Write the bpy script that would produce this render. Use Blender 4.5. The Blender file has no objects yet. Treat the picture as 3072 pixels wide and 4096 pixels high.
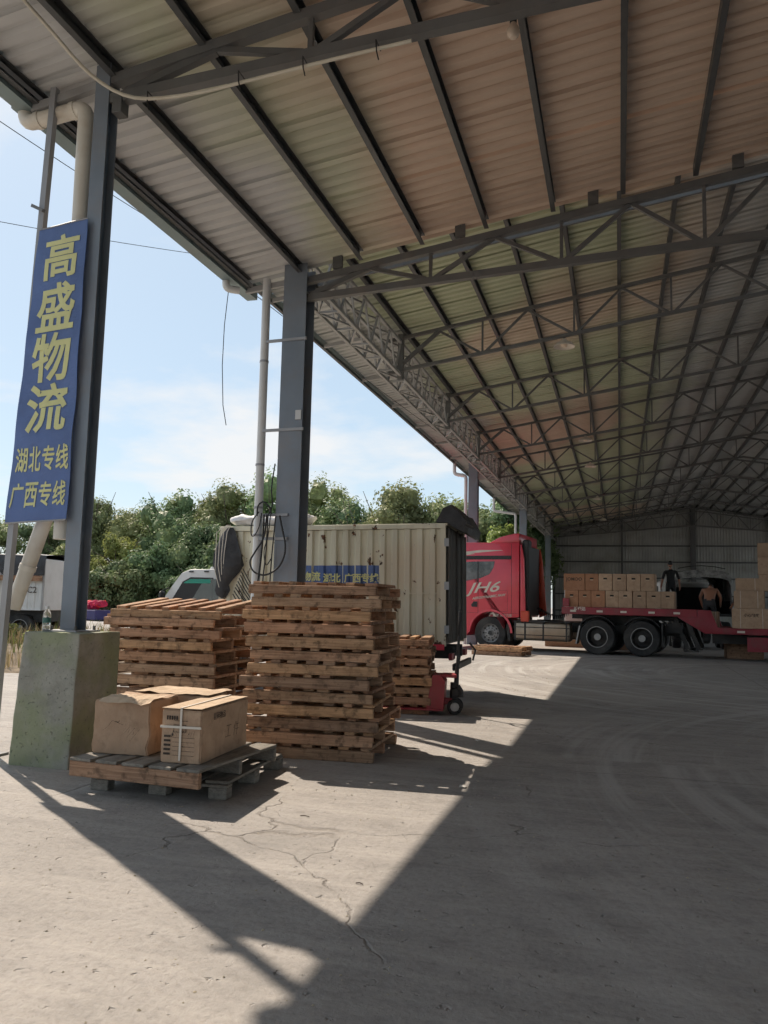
import bpy, bmesh, math, random
from mathutils import Vector, Matrix, Euler, noise as mnoise
R = math.radians
random.seed(7)
scene = bpy.context.scene
COL = scene.collection

# ------------------------------------------------------------------ camera
cam_d = bpy.data.cameras.new("camera"); cam = bpy.data.objects.new("camera", cam_d); COL.objects.link(cam)
cam_d.sensor_fit = 'HORIZONTAL'; cam_d.sensor_width = 36.0; cam_d.lens = 36.0 * 3250 / 3072
cam_d.clip_start = 0.05; cam_d.clip_end = 3000
PI_, RO_, YA_ = R(6.4), R(1.3), R(16.2)
fw = Vector((-math.sin(YA_) * math.cos(PI_), math.cos(YA_) * math.cos(PI_), math.sin(PI_)))
r0 = Vector((math.cos(YA_), math.sin(YA_), 0)); u0 = r0.cross(fw)
rt = r0 * math.cos(RO_) + u0 * math.sin(RO_); upv = u0 * math.cos(RO_) - r0 * math.sin(RO_)
m3 = Matrix((rt, upv, -fw)).transposed()
cam.matrix_world = Matrix.Translation((0, 0, 1.4)) @ m3.to_4x4()
scene.camera = cam

# ------------------------------------------------------------------ light
SUN_EL = R(47.2)
SUN_H = Vector((-0.785, 0.62))            # horizontal direction towards the sun
SKY_STRENGTH, SUN_STRENGTH, EXPOSURE = 0.10, 4.4, 0.46
scene.view_settings.view_transform = 'Standard'; scene.view_settings.look = 'None'
scene.view_settings.exposure = EXPOSURE; scene.view_settings.gamma = 1
try:
    scene.cycles.use_denoising = True
    scene.cycles.max_bounces = 6; scene.cycles.diffuse_bounces = 4; scene.cycles.glossy_bounces = 2; scene.cycles.transmission_bounces = 4; scene.cycles.transparent_max_bounces = 4
    scene.cycles.sample_clamp_indirect = 6; scene.cycles.use_adaptive_sampling = True; scene.cycles.adaptive_threshold = 0.025; scene.cycles.adaptive_min_samples = 12
    scene.cycles.caustics_reflective = False; scene.cycles.caustics_refractive = False
except Exception:
    pass
sun_d = bpy.data.lights.new("sun", 'SUN'); sun_d.energy = SUN_STRENGTH; sun_d.angle = R(0.53); sun_d.color = (1.0, 0.86, 0.71)
sun = bpy.data.objects.new("sun", sun_d); COL.objects.link(sun); sun.location = (-20, 16, 30)
sdir = Vector((SUN_H.x, SUN_H.y, math.tan(SUN_EL) * SUN_H.length)).normalized()
sun.rotation_euler = (-sdir).to_track_quat('-Z', 'Y').to_euler()

world = bpy.data.worlds.new("World"); scene.world = world; world.use_nodes = True
wt = world.node_tree; wn, wl = wt.nodes, wt.links
wn.clear()
def wnode(t, **k):
    n = wn.new(t)
    for a, b in k.items(): setattr(n, a, b)
    return n
sky = wnode('ShaderNodeTexSky', sky_type='NISHITA', sun_disc=False)
sky.sun_elevation = SUN_EL
sky.sun_rotation = math.atan2(SUN_H.x, SUN_H.y)
sky.air_density = 1.0; sky.dust_density = 0.7; sky.ozone_density = 1.0; sky.altitude = 30
tc = wnode('ShaderNodeTexCoord'); sep = wnode('ShaderNodeSeparateXYZ'); wl.new(tc.outputs['Generated'], sep.inputs[0])
def wmath(op, a, b=None):
    n = wnode('ShaderNodeMath', operation=op)
    for i, v in enumerate((a, b)):
        if v is None: continue
        if isinstance(v, (int, float)): n.inputs[i].default_value = v
        else: wl.new(v, n.inputs[i])
    return n.outputs[0]
den = wmath('ADD', wmath('MAXIMUM', sep.outputs['Z'], 0.0), 0.16)
comb = wnode('ShaderNodeCombineXYZ'); wl.new(wmath('DIVIDE', sep.outputs['X'], den), comb.inputs[0]); wl.new(wmath('DIVIDE', sep.outputs['Y'], den), comb.inputs[1])
cn = wnode('ShaderNodeTexNoise'); cn.inputs['Scale'].default_value = .95; cn.inputs['Detail'].default_value = 9; cn.inputs['Roughness'].default_value = 0.56
wl.new(comb.outputs[0], cn.inputs['Vector'])
cr = wnode('ShaderNodeValToRGB'); cr.color_ramp.elements[0].position = 0.47; cr.color_ramp.elements[1].position = 0.60
cr.color_ramp.elements[0].color = (0, 0, 0, 1); cr.color_ramp.elements[1].color = (1, 1, 1, 1)
wl.new(cn.outputs['Fac'], cr.inputs[0])
# a thin bright veil as on any hazy day, then cumulus
veil = wnode('ShaderNodeMixRGB'); veil.inputs[0].default_value = .62; wl.new(sky.outputs[0], veil.inputs[1]); veil.inputs[2].default_value = (4.55, 5.6, 6.35, 1)
mixc = wnode('ShaderNodeMixRGB'); wl.new(wmath('MULTIPLY', cr.outputs['Color'], 0.8), mixc.inputs[0]); wl.new(veil.outputs[0], mixc.inputs[1]); mixc.inputs[2].default_value = (7.0, 6.9, 6.8, 1)
bg = wnode('ShaderNodeBackground'); bg.inputs['Strength'].default_value = SKY_STRENGTH
wo = wnode('ShaderNodeOutputWorld'); wl.new(mixc.outputs[0], bg.inputs[0]); wl.new(bg.outputs[0], wo.inputs[0])

# ------------------------------------------------------------------ materials
MATS = {}
class NT:
    def __init__(s, name):
        s.m = bpy.data.materials.new(name); s.m.use_nodes = True
        s.t = s.m.node_tree; s.n = s.t.nodes; s.l = s.t.links
        s.b = s.n['Principled BSDF']; MATS[name] = s.m
        s.geo = s.n.new('ShaderNodeNewGeometry'); s.tc = s.n.new('ShaderNodeTexCoord'); s.oi = s.n.new('ShaderNodeObjectInfo')
        s.pos = s.geo.outputs['Position']; s.obj = s.tc.outputs['Object']; s.rnd = s.oi.outputs['Random']
    def node(s, t, **k):
        n = s.n.new(t)
        for a, b in k.items(): setattr(n, a, b)
        return n
    def put(s, sock, v):
        if isinstance(v, (int, float)): sock.default_value = v
        elif isinstance(v, (tuple, list)): sock.default_value = tuple(v) + ((1,) if len(v) == 3 and len(sock.default_value) == 4 else ())
        else: s.l.new(v, sock)
    def math(s, op, a, b=0.0, clamp=False):
        n = s.node('ShaderNodeMath', operation=op); n.use_clamp = clamp
        s.put(n.inputs[0], a); s.put(n.inputs[1], b); return n.outputs[0]
    def map(s, vec, scale=(1, 1, 1), loc=(0, 0, 0), rot=(0, 0, 0)):
        n = s.node('ShaderNodeMapping'); s.l.new(vec, n.inputs[0]); s.put(n.inputs['Scale'], tuple(scale)); s.put(n.inputs['Location'], tuple(loc)); s.put(n.inputs['Rotation'], tuple(rot)); return n.outputs[0]
    def addv(s, a, b):
        n = s.node('ShaderNodeVectorMath', operation='ADD'); s.put(n.inputs[0], a); s.put(n.inputs[1], b); return n.outputs[0]
    def noise(s, vec, scale=5, detail=5, rough=.55, dist=0):
        n = s.node('ShaderNodeTexNoise'); s.l.new(vec, n.inputs['Vector']); n.inputs['Scale'].default_value = scale; n.inputs['Detail'].default_value = detail
        n.inputs['Roughness'].default_value = rough; n.inputs['Distortion'].default_value = dist; return n.outputs['Fac']
    def noisec(s, vec, scale=5, detail=3):
        n = s.node('ShaderNodeTexNoise'); s.l.new(vec, n.inputs['Vector']); n.inputs['Scale'].default_value = scale; n.inputs['Detail'].default_value = detail; return n.outputs['Color']
    def ramp(s, f, stops):
        n = s.node('ShaderNodeValToRGB'); e = n.color_ramp.elements
        while len(e) < len(stops): e.new(.5)
        for i, (p, c) in enumerate(stops):
            e[i].position = p; e[i].color = (c, c, c, 1) if isinstance(c, (int, float)) else tuple(c) + (1,)
        s.l.new(f, n.inputs[0]); return n.outputs[0]
    def mix(s, f, a, b, mode='MIX'):
        n = s.node('ShaderNodeMixRGB', blend_type=mode); s.put(n.inputs[0], f); s.put(n.inputs[1], a); s.put(n.inputs[2], b); return n.outputs[0]
    def hsv(s, c, h=.5, sa=1, v=1):
        n = s.node('ShaderNodeHueSaturation'); s.put(n.inputs['Hue'], h); s.put(n.inputs['Saturation'], sa); s.put(n.inputs['Value'], v); s.put(n.inputs['Color'], c); return n.outputs[0]
    def bump(s, h, strength=.3, dist=.01):
        n = s.node('ShaderNodeBump'); n.inputs['Strength'].default_value = strength; n.inputs['Distance'].default_value = dist
        s.l.new(h, n.inputs['Height']); s.l.new(n.outputs[0], s.b.inputs['Normal'])
    def fin(s, col, rough=.6, metal=0.0, spec=None):
        s.put(s.b.inputs['Base Color'], col); s.put(s.b.inputs['Roughness'], rough); s.put(s.b.inputs['Metallic'], metal)
        if spec is not None: s.b.inputs['Specular IOR Level'].default_value = spec
        return s.m

def paint(name, col, rough=.5, metal=0.0, var=.18, scale=3.0, rnd=.12, dirt=None, dirt_amt=.35, bump=.06, grime_scale=2.2):
    n = NT(name)
    c = n.mix(1.0, col, n.ramp(n.noise(n.pos, scale, 3), [(.3, 1 - var), (.7, 1.0)]), 'MULTIPLY')
    if dirt: c = n.mix(n.math('MULTIPLY', n.ramp(n.noise(n.pos, grime_scale, 5, .62), [(.48, 0), (.72, 1)]), dirt_amt), c, dirt)
    c = n.hsv(c, v=n.math('ADD', n.math('MULTIPLY', n.rnd, 2 * rnd), 1 - rnd))
    return n.fin(c, rough, metal)

def build_materials():
    # concrete yard
    n = NT('concrete_yard')
    p = n.pos
    big = n.noise(p, .35, 4, .6); mid = n.noise(n.map(p, (1, 1.6, 1)), 2.6, 6, .68); fine = n.noise(p, 26, 4, .7)
    c = n.ramp(big, [(.3, (.285, .270, .255)), (.55, (.355, .337, .319)), (.75, (.41, .39, .37))])
    c = n.mix(1, c, n.ramp(mid, [(.3, .72), (.48, .96), (.75, 1.10)]), 'MULTIPLY')
    c = n.mix(1, c, n.ramp(fine, [(.25, .74), (.5, 1.0), (.8, 1.12)]), 'MULTIPLY')
    # directional dust streaks, swept by wheels
    st = n.noise(n.addv(n.map(p, (.5, 4.2, 1), rot=(0, 0, R(14))), n.map(n.noisec(p, .5), (.9, .9, 0))), 1.6, 6, .6)
    c = n.mix(n.math('MULTIPLY', n.ramp(st, [(.5, 0), (.72, 1)]), .34), c, (.52, .49, .455))
    # turning tyre arcs
    for cx, cy, lo, hi, amt in ((4.6, 19.5, 2.5, 11.0, .75), (7.5, 8.0, 3.0, 9.5, .6)):
        q = n.map(p, (1, 1, 0), (-cx, -cy, 0)); ln = n.node('ShaderNodeVectorMath', operation='LENGTH'); n.l.new(q, ln.inputs[0]); sx = n.node('ShaderNodeSeparateXYZ'); n.l.new(q, sx.inputs[0])
        cb = n.node('ShaderNodeCombineXYZ'); n.l.new(n.math('MULTIPLY', ln.outputs['Value'], 3.2), cb.inputs[0]); n.l.new(n.math('MULTIPLY', n.math('ARCTAN2', sx.outputs['Y'], sx.outputs['X']), 1.1), cb.inputs[1])
        ar = n.math('MULTIPLY', n.ramp(n.noise(cb.outputs[0], 1.3, 4, .6), [(.50, 0), (.64, 1)]), n.ramp(n.math('DIVIDE', ln.outputs['Value'], hi), [(lo / hi, 0), (lo / hi + .15, 1), (.8, 1), (1.0, 0)]))
        c = n.mix(n.math('MULTIPLY', ar, amt), c, (.47, .46, .445))
    # dark oil and rubber stains
    c = n.mix(n.math('MULTIPLY', n.ramp(n.noise(p, .8, 7, .6), [(.55, 0), (.70, 1)]), .5), c, (.19, .185, .178))
    c = n.mix(n.math('MULTIPLY', n.ramp(n.noise(p, 9, 3, .5), [(.70, 0), (.76, 1)]), .5), c, (.14, .13, .12))
    # cracks
    v = n.node('ShaderNodeTexVoronoi', feature='DISTANCE_TO_EDGE'); v.inputs['Scale'].default_value = .30
    n.l.new(n.addv(p, n.map(n.noisec(p, 1.4, 8), (.95, .95, 0))), v.inputs['Vector'])
    cm = n.math('MULTIPLY', n.ramp(v.outputs['Distance'], [(.0, 1), (.0012, .7), (.0030, 0)]), n.ramp(n.noise(p, .75, 3), [(.50, 0), (.56, 1)]))
    v2 = n.node('ShaderNodeTexVoronoi', feature='DISTANCE_TO_EDGE'); v2.inputs['Scale'].default_value = .9
    n.l.new(n.addv(p, n.map(n.noisec(p, 2.6, 8), (.6, .6, 0))), v2.inputs['Vector'])
    cm2 = n.math('MULTIPLY', n.ramp(v2.outputs['Distance'], [(.0, .7), (.004, 0)]), n.ramp(n.noise(p, .7, 3), [(.58, 0), (.66, 1)]))
    sp = n.node('ShaderNodeSeparateXYZ'); n.l.new(n.addv(p, n.map(n.noisec(p, 3.0, 4), (.05, .05, 0))), sp.inputs[0])
    def joint(sock, step, off): return n.math('MULTIPLY', n.math('ABSOLUTE', n.math('SUBTRACT', n.math('FRACT', n.math('DIVIDE', n.math('ADD', sock, off), step)), .5)), step)
    jt = n.math('MINIMUM', joint(sp.outputs['Y'], 7.6, 3.8 - 22.62 + 38), joint(sp.outputs['X'], 6.4, 3.2 - 2.6 + 32))
    jm = n.math('MULTIPLY', n.ramp(jt, [(.0, 1), (.010, .8), (.020, 0)]), n.ramp(n.noise(p, .9, 4), [(.38, 0), (.52, .8)]))
    crk = n.math('MAXIMUM', n.math('MAXIMUM', cm, cm2), jm)
    c = n.mix(n.math('MULTIPLY', crk, .48), c, (.11, .095, .08))
    hgt = n.math('SUBTRACT', n.math('ADD', n.math('MULTIPLY', mid, .6), n.math('MULTIPLY', fine, .35)), n.math('MULTIPLY', crk, .6))
    pit = n.ramp(n.noise(p, 14, 3, .5), [(.66, 0), (.74, 1)])
    hgt = n.math('SUBTRACT', hgt, n.math('MULTIPLY', pit, .8))
    n.bump(hgt, .7, .025)
    n.fin(c, n.ramp(mid, [(.3, .72), (.7, .92)]), 0, .35)

    # concrete pedestal
    n = NT('concrete_block')
    c = n.ramp(n.noise(n.pos, 5, 8, .65), [(.3, (.21, .215, .19)), (.5, (.30, .30, .265)), (.75, (.38, .375, .33))])
    c = n.mix(n.math('MULTIPLY', n.ramp(n.noise(n.pos, 2.2, 4), [(.42, 0), (.60, 1)]), .65), c, (.24, .28, .15))
    pit = n.ramp(n.noise(n.pos, 38, 3, .6), [(.62, 0), (.70, 1)])
    c = n.mix(n.math('MULTIPLY', pit, .6), c, (.10, .10, .09))
    n.bump(n.math('SUBTRACT', n.noise(n.pos, 18, 8, .7), n.math('MULTIPLY', pit, .7)), .7, .012)
    n.fin(c, .92, 0, .25)

    paint('steel_column', (.34, .35, .37), .5, .15, .15, 2, .05, dirt=(.30, .25, .2), dirt_amt=.25)
    paint('column_paint', (.205, .24, .285), .5, .15, .2, 2, .05, dirt=(.22, .17, .13), dirt_amt=.35)
    paint('steel_blue', (.17, .23, .30), .45, .2, .15, 2, .04, dirt=(.28, .26, .24), dirt_amt=.3)
    paint('steel_truss', (.14, .142, .142), .55, .1, .2, 3, .12, dirt=(.16, .12, .09), dirt_amt=.3)
    paint('steel_girder', (.40, .40, .40), .55, .1, .2, 3, .12, dirt=(.25, .2, .16), dirt_amt=.3)
    paint('steel_purlin', (.10, .103, .105), .5, .2, .15, 3, .08)
    paint('gutter_steel', (.24, .31, .32), .42, .3, .15, 1.5, .05, dirt=(.25, .2, .15), dirt_amt=.3)
    paint('pvc_pipe', (.70, .66, .58), .42, 0, .15, 2, .04, dirt=(.42, .30, .18), dirt_amt=.45, grime_scale=3)
    paint('pvc_white', (.66, .67, .67), .4, 0, .1, 2, .04, dirt=(.4, .36, .3), dirt_amt=.25)
    paint('wall_sheet', (.42, .43, .42), .6, .1, .25, .8, .05, dirt=(.17, .16, .09), dirt_amt=.5, grime_scale=.6)
    # roof sheet: light grey steel, warm ground bounce and chroma blotches put into its colour
    for nm, olive, tan, grey, xs in (('roof_sheet_near', (.60, .61, .475), (.74, .575, .46), (.63, .63, .625), (-4.4, -3.2)), ('roof_sheet', (.52, .555, .40), (.62, .515, .415), (.50, .505, .495), (-4.6, -3.9))):
        n = NT(nm)
        sp = n.node('ShaderNodeSeparateXYZ'); n.l.new(n.pos, sp.inputs[0])
        blot = n.noise(n.map(n.pos, (.17, .12, .0), (1.3, 2.2, 0)), 1.0, 2, .4)
        wob = n.math('ADD', sp.outputs['X'], n.math('MULTIPLY', n.math('SUBTRACT', n.noise(n.pos, .5, 2), .5), 3.0))
        if nm.endswith('near'):
            c = n.mix(n.ramp(n.math('MULTIPLY', n.math('ADD', wob, 5.0), .25), [(.12, 0), (.30, 1)]), grey, olive)
            c = n.mix(n.ramp(n.math('MULTIPLY', n.math('ADD', wob, 5.0), .25), [(.34, 0), (.62, 1)]), c, tan)
        else:
            c = n.mix(n.ramp(blot, [(.50, 0), (.56, 1)]), olive, tan)
            c = n.mix(n.ramp(n.math('MULTIPLY', n.math('ADD', wob, 0.0), .2), [(.10, 0), (.45, 1)]), c, grey)  # greyer to the right, the dimness there put into the colour
            c = n.mix(n.ramp(n.math('MULTIPLY', n.math('ADD', wob, 5.2), .5), [(.2, 1), (.5, 0)]), c, grey)
        c = n.mix(1, c, n.ramp(n.noise(n.map(n.pos, (.6, 3, 1)), 2.5, 4, .6), [(.3, .90), (.7, 1.03)]), 'MULTIPLY')
        c = n.hsv(c, v=n.math('ADD', n.math('MULTIPLY', n.rnd, .08), .96))
        n.fin(c, .55, 0.0, .3)

    # pallet wood
    n = NT('pallet_wood')
    off = n.node('ShaderNodeCombineXYZ'); n.put(off.inputs[0], n.math('MULTIPLY', n.rnd, 37)); n.put(off.inputs[1], n.math('MULTIPLY', n.rnd, 91)); n.put(off.inputs[2], n.math('MULTIPLY', n.rnd, 17))
    ov = n.addv(n.obj, off.outputs[0])
    g1 = n.noise(n.map(ov, (1.2, 14, 30)), 2.2, 6, .6, .6); g2 = n.noise(ov, 4.5, 6, .65)
    c = n.ramp(g1, [(.28, (.27, .175, .118)), (.5, (.46, .315, .212)), (.72, (.60, .435, .305))])
    c = n.mix(1, c, n.ramp(g2, [(.3, .60), (.5, 1.0), (.8, 1.12)]), 'MULTIPLY')
    hue = n.ramp(n.rnd, [(.0, (.62, .60, .60)), (.18, (.95, .78, .72)), (.36, (1.02, .96, .90)), (.54, (.70, .67, .65)), (.74, (1.12, .98, .80)), (.88, (.80, .68, .64)), (1.0, (.95, .90, .86))])
    c = n.mix(1, c, hue, 'MULTIPLY')
    stn = n.ramp(n.noise(ov, 13, 4, .6), [(.53, 0), (.68, 1)])
    c = n.mix(n.math('MULTIPLY', stn, .66), c, (.06, .042, .03))
    n.bump(g1, .5, .006); n.fin(c, .82, 0, .2)
    n = NT('pallet_wood_grey')
    off = n.node('ShaderNodeCombineXYZ'); n.put(off.inputs[0], n.math('MULTIPLY', n.rnd, 41)); n.put(off.inputs[1], n.math('MULTIPLY', n.rnd, 19))
    ov = n.addv(n.obj, off.outputs[0]); g1 = n.noise(n.map(ov, (14, 1.2, 30)), 2.2, 6, .6, .6)
    c = n.ramp(g1, [(.28, (.15, .14, .125)), (.5, (.24, .225, .20)), (.72, (.31, .29, .255))])
    c = n.mix(1, c, n.ramp(n.noise(ov, 4.5, 6, .65), [(.3, .7), (.6, 1.05)]), 'MULTIPLY')
    n.bump(g1, .5, .006); n.fin(c, .85, 0, .2)
    # cardboard
    for nm, a, b in (('cardboard', (.40, .275, .19), (.49, .35, .245)), ('cardboard_red', (.36, .18, .105), (.43, .23, .14)), ('cardboard_pale', (.50, .38, .27), (.60, .47, .34))):
        n = NT(nm)
        c = n.ramp(n.noise(n.pos, 6, 6), [(.3, a), (.7, b)])
        c = n.hsv(c, v=n.math('ADD', n.math('MULTIPLY', n.rnd, .25), .86))
        c = n.mix(n.math('MULTIPLY', n.ramp(n.noise(n.pos, 11, 5, .65), [(.52, 0), (.7, 1)]), .35), c, (.16, .10, .065)); n.bump(n.noise(n.map(n.pos, (9, 9, 3)), 4, 5, .65), .5, .012); n.fin(c, .85, 0, .2)
    paint('carton_tape', (.55, .43, .28), .3, 0, .1, 5, 0)
    paint('strap_white', (.72, .66, .58), .5, 0, .05, 5, 0)
    paint('ink', (.06, .045, .035), .8, 0, .2, 9, 0)
    paint('hand_hole', (.02, .015, .012), .9)
    paint('paper_white', (.75, .74, .70), .7)
    # vehicles
    n = NT('red_cab'); c = n.mix(1, (.70, .055, .09), n.ramp(n.noise(n.pos, 1.5, 5), [(.3, .86), (.7, 1.05)]), 'MULTIPLY')
    n.fin(c, .28, 0, .5); n.b.inputs['Coat Weight'].default_value = .4
    paint('orange_red', (.62, .07, .03), .35, 0, .15, 2, 0)
    paint('red_trailer', (.30, .028, .045), .5, 0, .25, 2, .05, dirt=(.14, .09, .08), dirt_amt=.55)
    paint('red_jack', (.35, .03, .045), .45, 0, .2, 4, .05, dirt=(.1, .06, .05), dirt_amt=.4)
    paint('rubber', (.030, .030, .031), .8, 0, .3, 5, .1, dirt=(.12, .11, .10), dirt_amt=.5)
    paint('rim_grey', (.38, .385, .39), .45, .4, .2, 8, .05, dirt=(.15, .13, .11), dirt_amt=.5)
    paint('chassis', (.035, .035, .036), .6, .1, .3, 4, .1, dirt=(.12, .11, .1), dirt_amt=.5)
    paint('black_plastic', (.022, .022, .024), .5, 0, .2, 4)
    paint('alu_tank', (.34, .28, .22), .35, .75, .2, 3, .05)  # tan reflection of the cardboard put into the aluminium colour
    paint('white_paint', (.70, .70, .69), .4, 0, .1, 2, .03, dirt=(.35, .3, .25), dirt_amt=.2)
    paint('decal_white', (.72, .66, .58), .4)
    paint('decal_pale', (.62, .58, .50), .5)
    paint('amber', (.75, .25, .03), .4)
    # white corrugated truck box, rust worn through
    n = NT('truck_box_sheet')
    c = n.mix(1, (.72, .70, .56), n.ramp(n.noise(n.map(n.pos, (2, 2, .35)), 1.6, 6, .6), [(.3, .78), (.65, 1.05)]), 'MULTIPLY')
    c = n.mix(n.math('MULTIPLY', n.ramp(n.noise(n.pos, .55, 3), [(.42, 0), (.60, 1)]), .6), c, (.60, .49, .37))
    c = n.mix(n.math('MULTIPLY', n.ramp(n.noise(n.map(n.pos, (7, 7, .5)), 1.5, 5, .6), [(.58, 0), (.75, 1)]), .35), c, (.36, .25, .15))
    rs = n.ramp(n.noise(n.map(n.pos, (1.3, 1.3, .8)), 5.5, 5, .6), [(.632, 0), (.65, 1)])
    c = n.mix(rs, c, n.ramp(n.noise(n.pos, 20, 3), [(.4, (.05, .028, .018)), (.6, (.16, .07, .03))]))
    n.fin(c, .55, 0, .3)
    paint('truck_box_dark', (.12, .115, .105), .6, 0, .3, 2, .05, dirt=(.08, .05, .03), dirt_amt=.6)  # dark copy of the box colour, shade of the rear painted in
    n = NT('tarp_black'); n.bump(n.noise(n.pos, 9, 6, .6), .8, .03); n.fin(n.ramp(n.noise(n.pos, 4, 5), [(.3, (.018, .018, .02)), (.7, (.05, .05, .055))]), .5, 0, .4)
    n = NT('tarp_grey'); n.bump(n.noise(n.pos, 7, 6, .6), .8, .03); n.fin(n.ramp(n.noise(n.pos, 5, 6, .65), [(.35, (.10, .10, .097)), (.55, (.28, .28, .265)), (.75, (.46, .46, .42))]), .75)
    n = NT('sack_white'); n.bump(n.noise(n.pos, 12, 6, .6), .6, .02); n.fin(n.ramp(n.noise(n.pos, 7, 5), [(.3, (.62, .62, .64)), (.7, (.80, .80, .80))]), .6)
    # sign
    n = NT('banner_blue'); n.bump(n.noise(n.map(n.pos, (3, 3, 5)), 1.6, 5, .55), .55, .03)
    n.fin(n.mix(1, (.085, .145, .35), n.ramp(n.noise(n.pos, 2.2, 5), [(.3, .85), (.7, 1.12)]), 'MULTIPLY'), .42)
    n = NT('letter_yellow'); n.fin(n.mix(1, (.68, .67, .31), n.ramp(n.noise(n.pos, 4, 4), [(.3, .88), (.7, 1.05)]), 'MULTIPLY'), .45)
    # glass
    n = NT('dark_glass'); n.fin(n.ramp(n.noise(n.pos, 2.2, 3), [(.4, (.02, .022, .025)), (.62, (.12, .125, .13))]), .05, 0, .8)
    n = NT('cab_glass'); n.fin((.55, .62, .60), .03, 0, .6); n.b.inputs['Transmission Weight'].default_value = .85
    n = NT('tint_green'); n.fin((.02, .42, .30), .2); n.b.inputs['Transmission Weight'].default_value = .4
    n = NT('bottle_plastic'); n.fin((.85, .88, .88), .08, 0, .5); n.b.inputs['Transmission Weight'].default_value = .75; n.b.inputs['IOR'].default_value = 1.15
    paint('bottle_label', (.05, .16, .14), .4); paint('bottle_cap', (.78, .8, .8), .4)
    paint('cable_black', (.02, .02, .021), .6); paint('cable_pale', (.68, .64, .54), .5, dirt=(.4, .3, .2))
    n = NT('lamp_glass'); n.fin((.75, .62, .50), .25, 0, .6)
    paint('lamp_shade', (.72, .66, .60), .4)
    # plants
    def leaf(nm, stops, tr=.28):
        n = NT(nm)
        c = n.ramp(n.noise(n.pos, .55, 4, .6), stops)
        c = n.mix(1, c, n.ramp(n.noise(n.pos, 3.5, 3), [(.3, .65), (.7, 1.25)]), 'MULTIPLY')
        c = n.hsv(c, h=n.math('ADD', n.math('MULTIPLY', n.rnd, .03), .485), v=n.math('ADD', n.math('MULTIPLY', n.rnd, .45), .90))
        n.fin(c, .55, 0, .3)
        ts = n.node('ShaderNodeBsdfTranslucent'); n.l.new(n.hsv(c, v=1.25), ts.inputs[0])
        mx = n.node('ShaderNodeMixShader'); mx.inputs[0].default_value = tr
        n.l.new(n.b.outputs[0], mx.inputs[1]); n.l.new(ts.outputs[0], mx.inputs[2]); n.l.new(mx.outputs[0], n.n['Material Output'].inputs[0])
    leaf('leaf_dull', [(.3, (.145, .175, .085)), (.5, (.21, .245, .11)), (.7, (.30, .335, .135))])
    leaf('leaf_deep', [(.3, (.10, .165, .085)), (.5, (.155, .22, .105)), (.7, (.25, .30, .13))])
    leaf('leaf_bright', [(.3, (.15, .19, .06)), (.5, (.22, .26, .08)), (.7, (.31, .34, .11))], .4)
    leaf('grass_dry', [(.3, (.16, .13, .07)), (.5, (.27, .22, .12)), (.7, (.36, .30, .17))])
    leaf('grass_green', [(.3, (.06, .08, .03)), (.6, (.14, .17, .05))])
    leaf('flower_red', [(.3, (.40, .02, .05)), (.7, (.70, .05, .12))])
    paint('bark', (.13, .105, .085), .9, 0, .3, 6, .1)
    n = NT('soil'); n.bump(n.noise(n.pos, 6, 8, .7), .8, .06); n.fin(n.ramp(n.noise(n.pos, 2, 7, .65), [(.3, (.10, .075, .05)), (.6, (.20, .155, .105)), (.75, (.27, .22, .15))]), .95)
    paint('stone', (.42, .37, .28), .9, 0, .3, 6)
    paint('blue_cloth', (.05, .045, .16), .7); paint('grey_wall', (.40, .38, .39), .85)
    # people
    n = NT('skin'); n.fin((.36, .18, .115), .55); n.b.inputs['Subsurface Weight'].default_value = .08
    paint('cloth_black', (.018, .018, .02), .85); paint('cloth_dark', (.05, .052, .058), .85); paint('hair', (.010, .009, .008), .6); paint('shoe', (.02, .018, .017), .6)
    paint('sign_green', (.06, .30, .20), .5); paint('sign_orange', (.60, .16, .04), .5)
build_materials()

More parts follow.
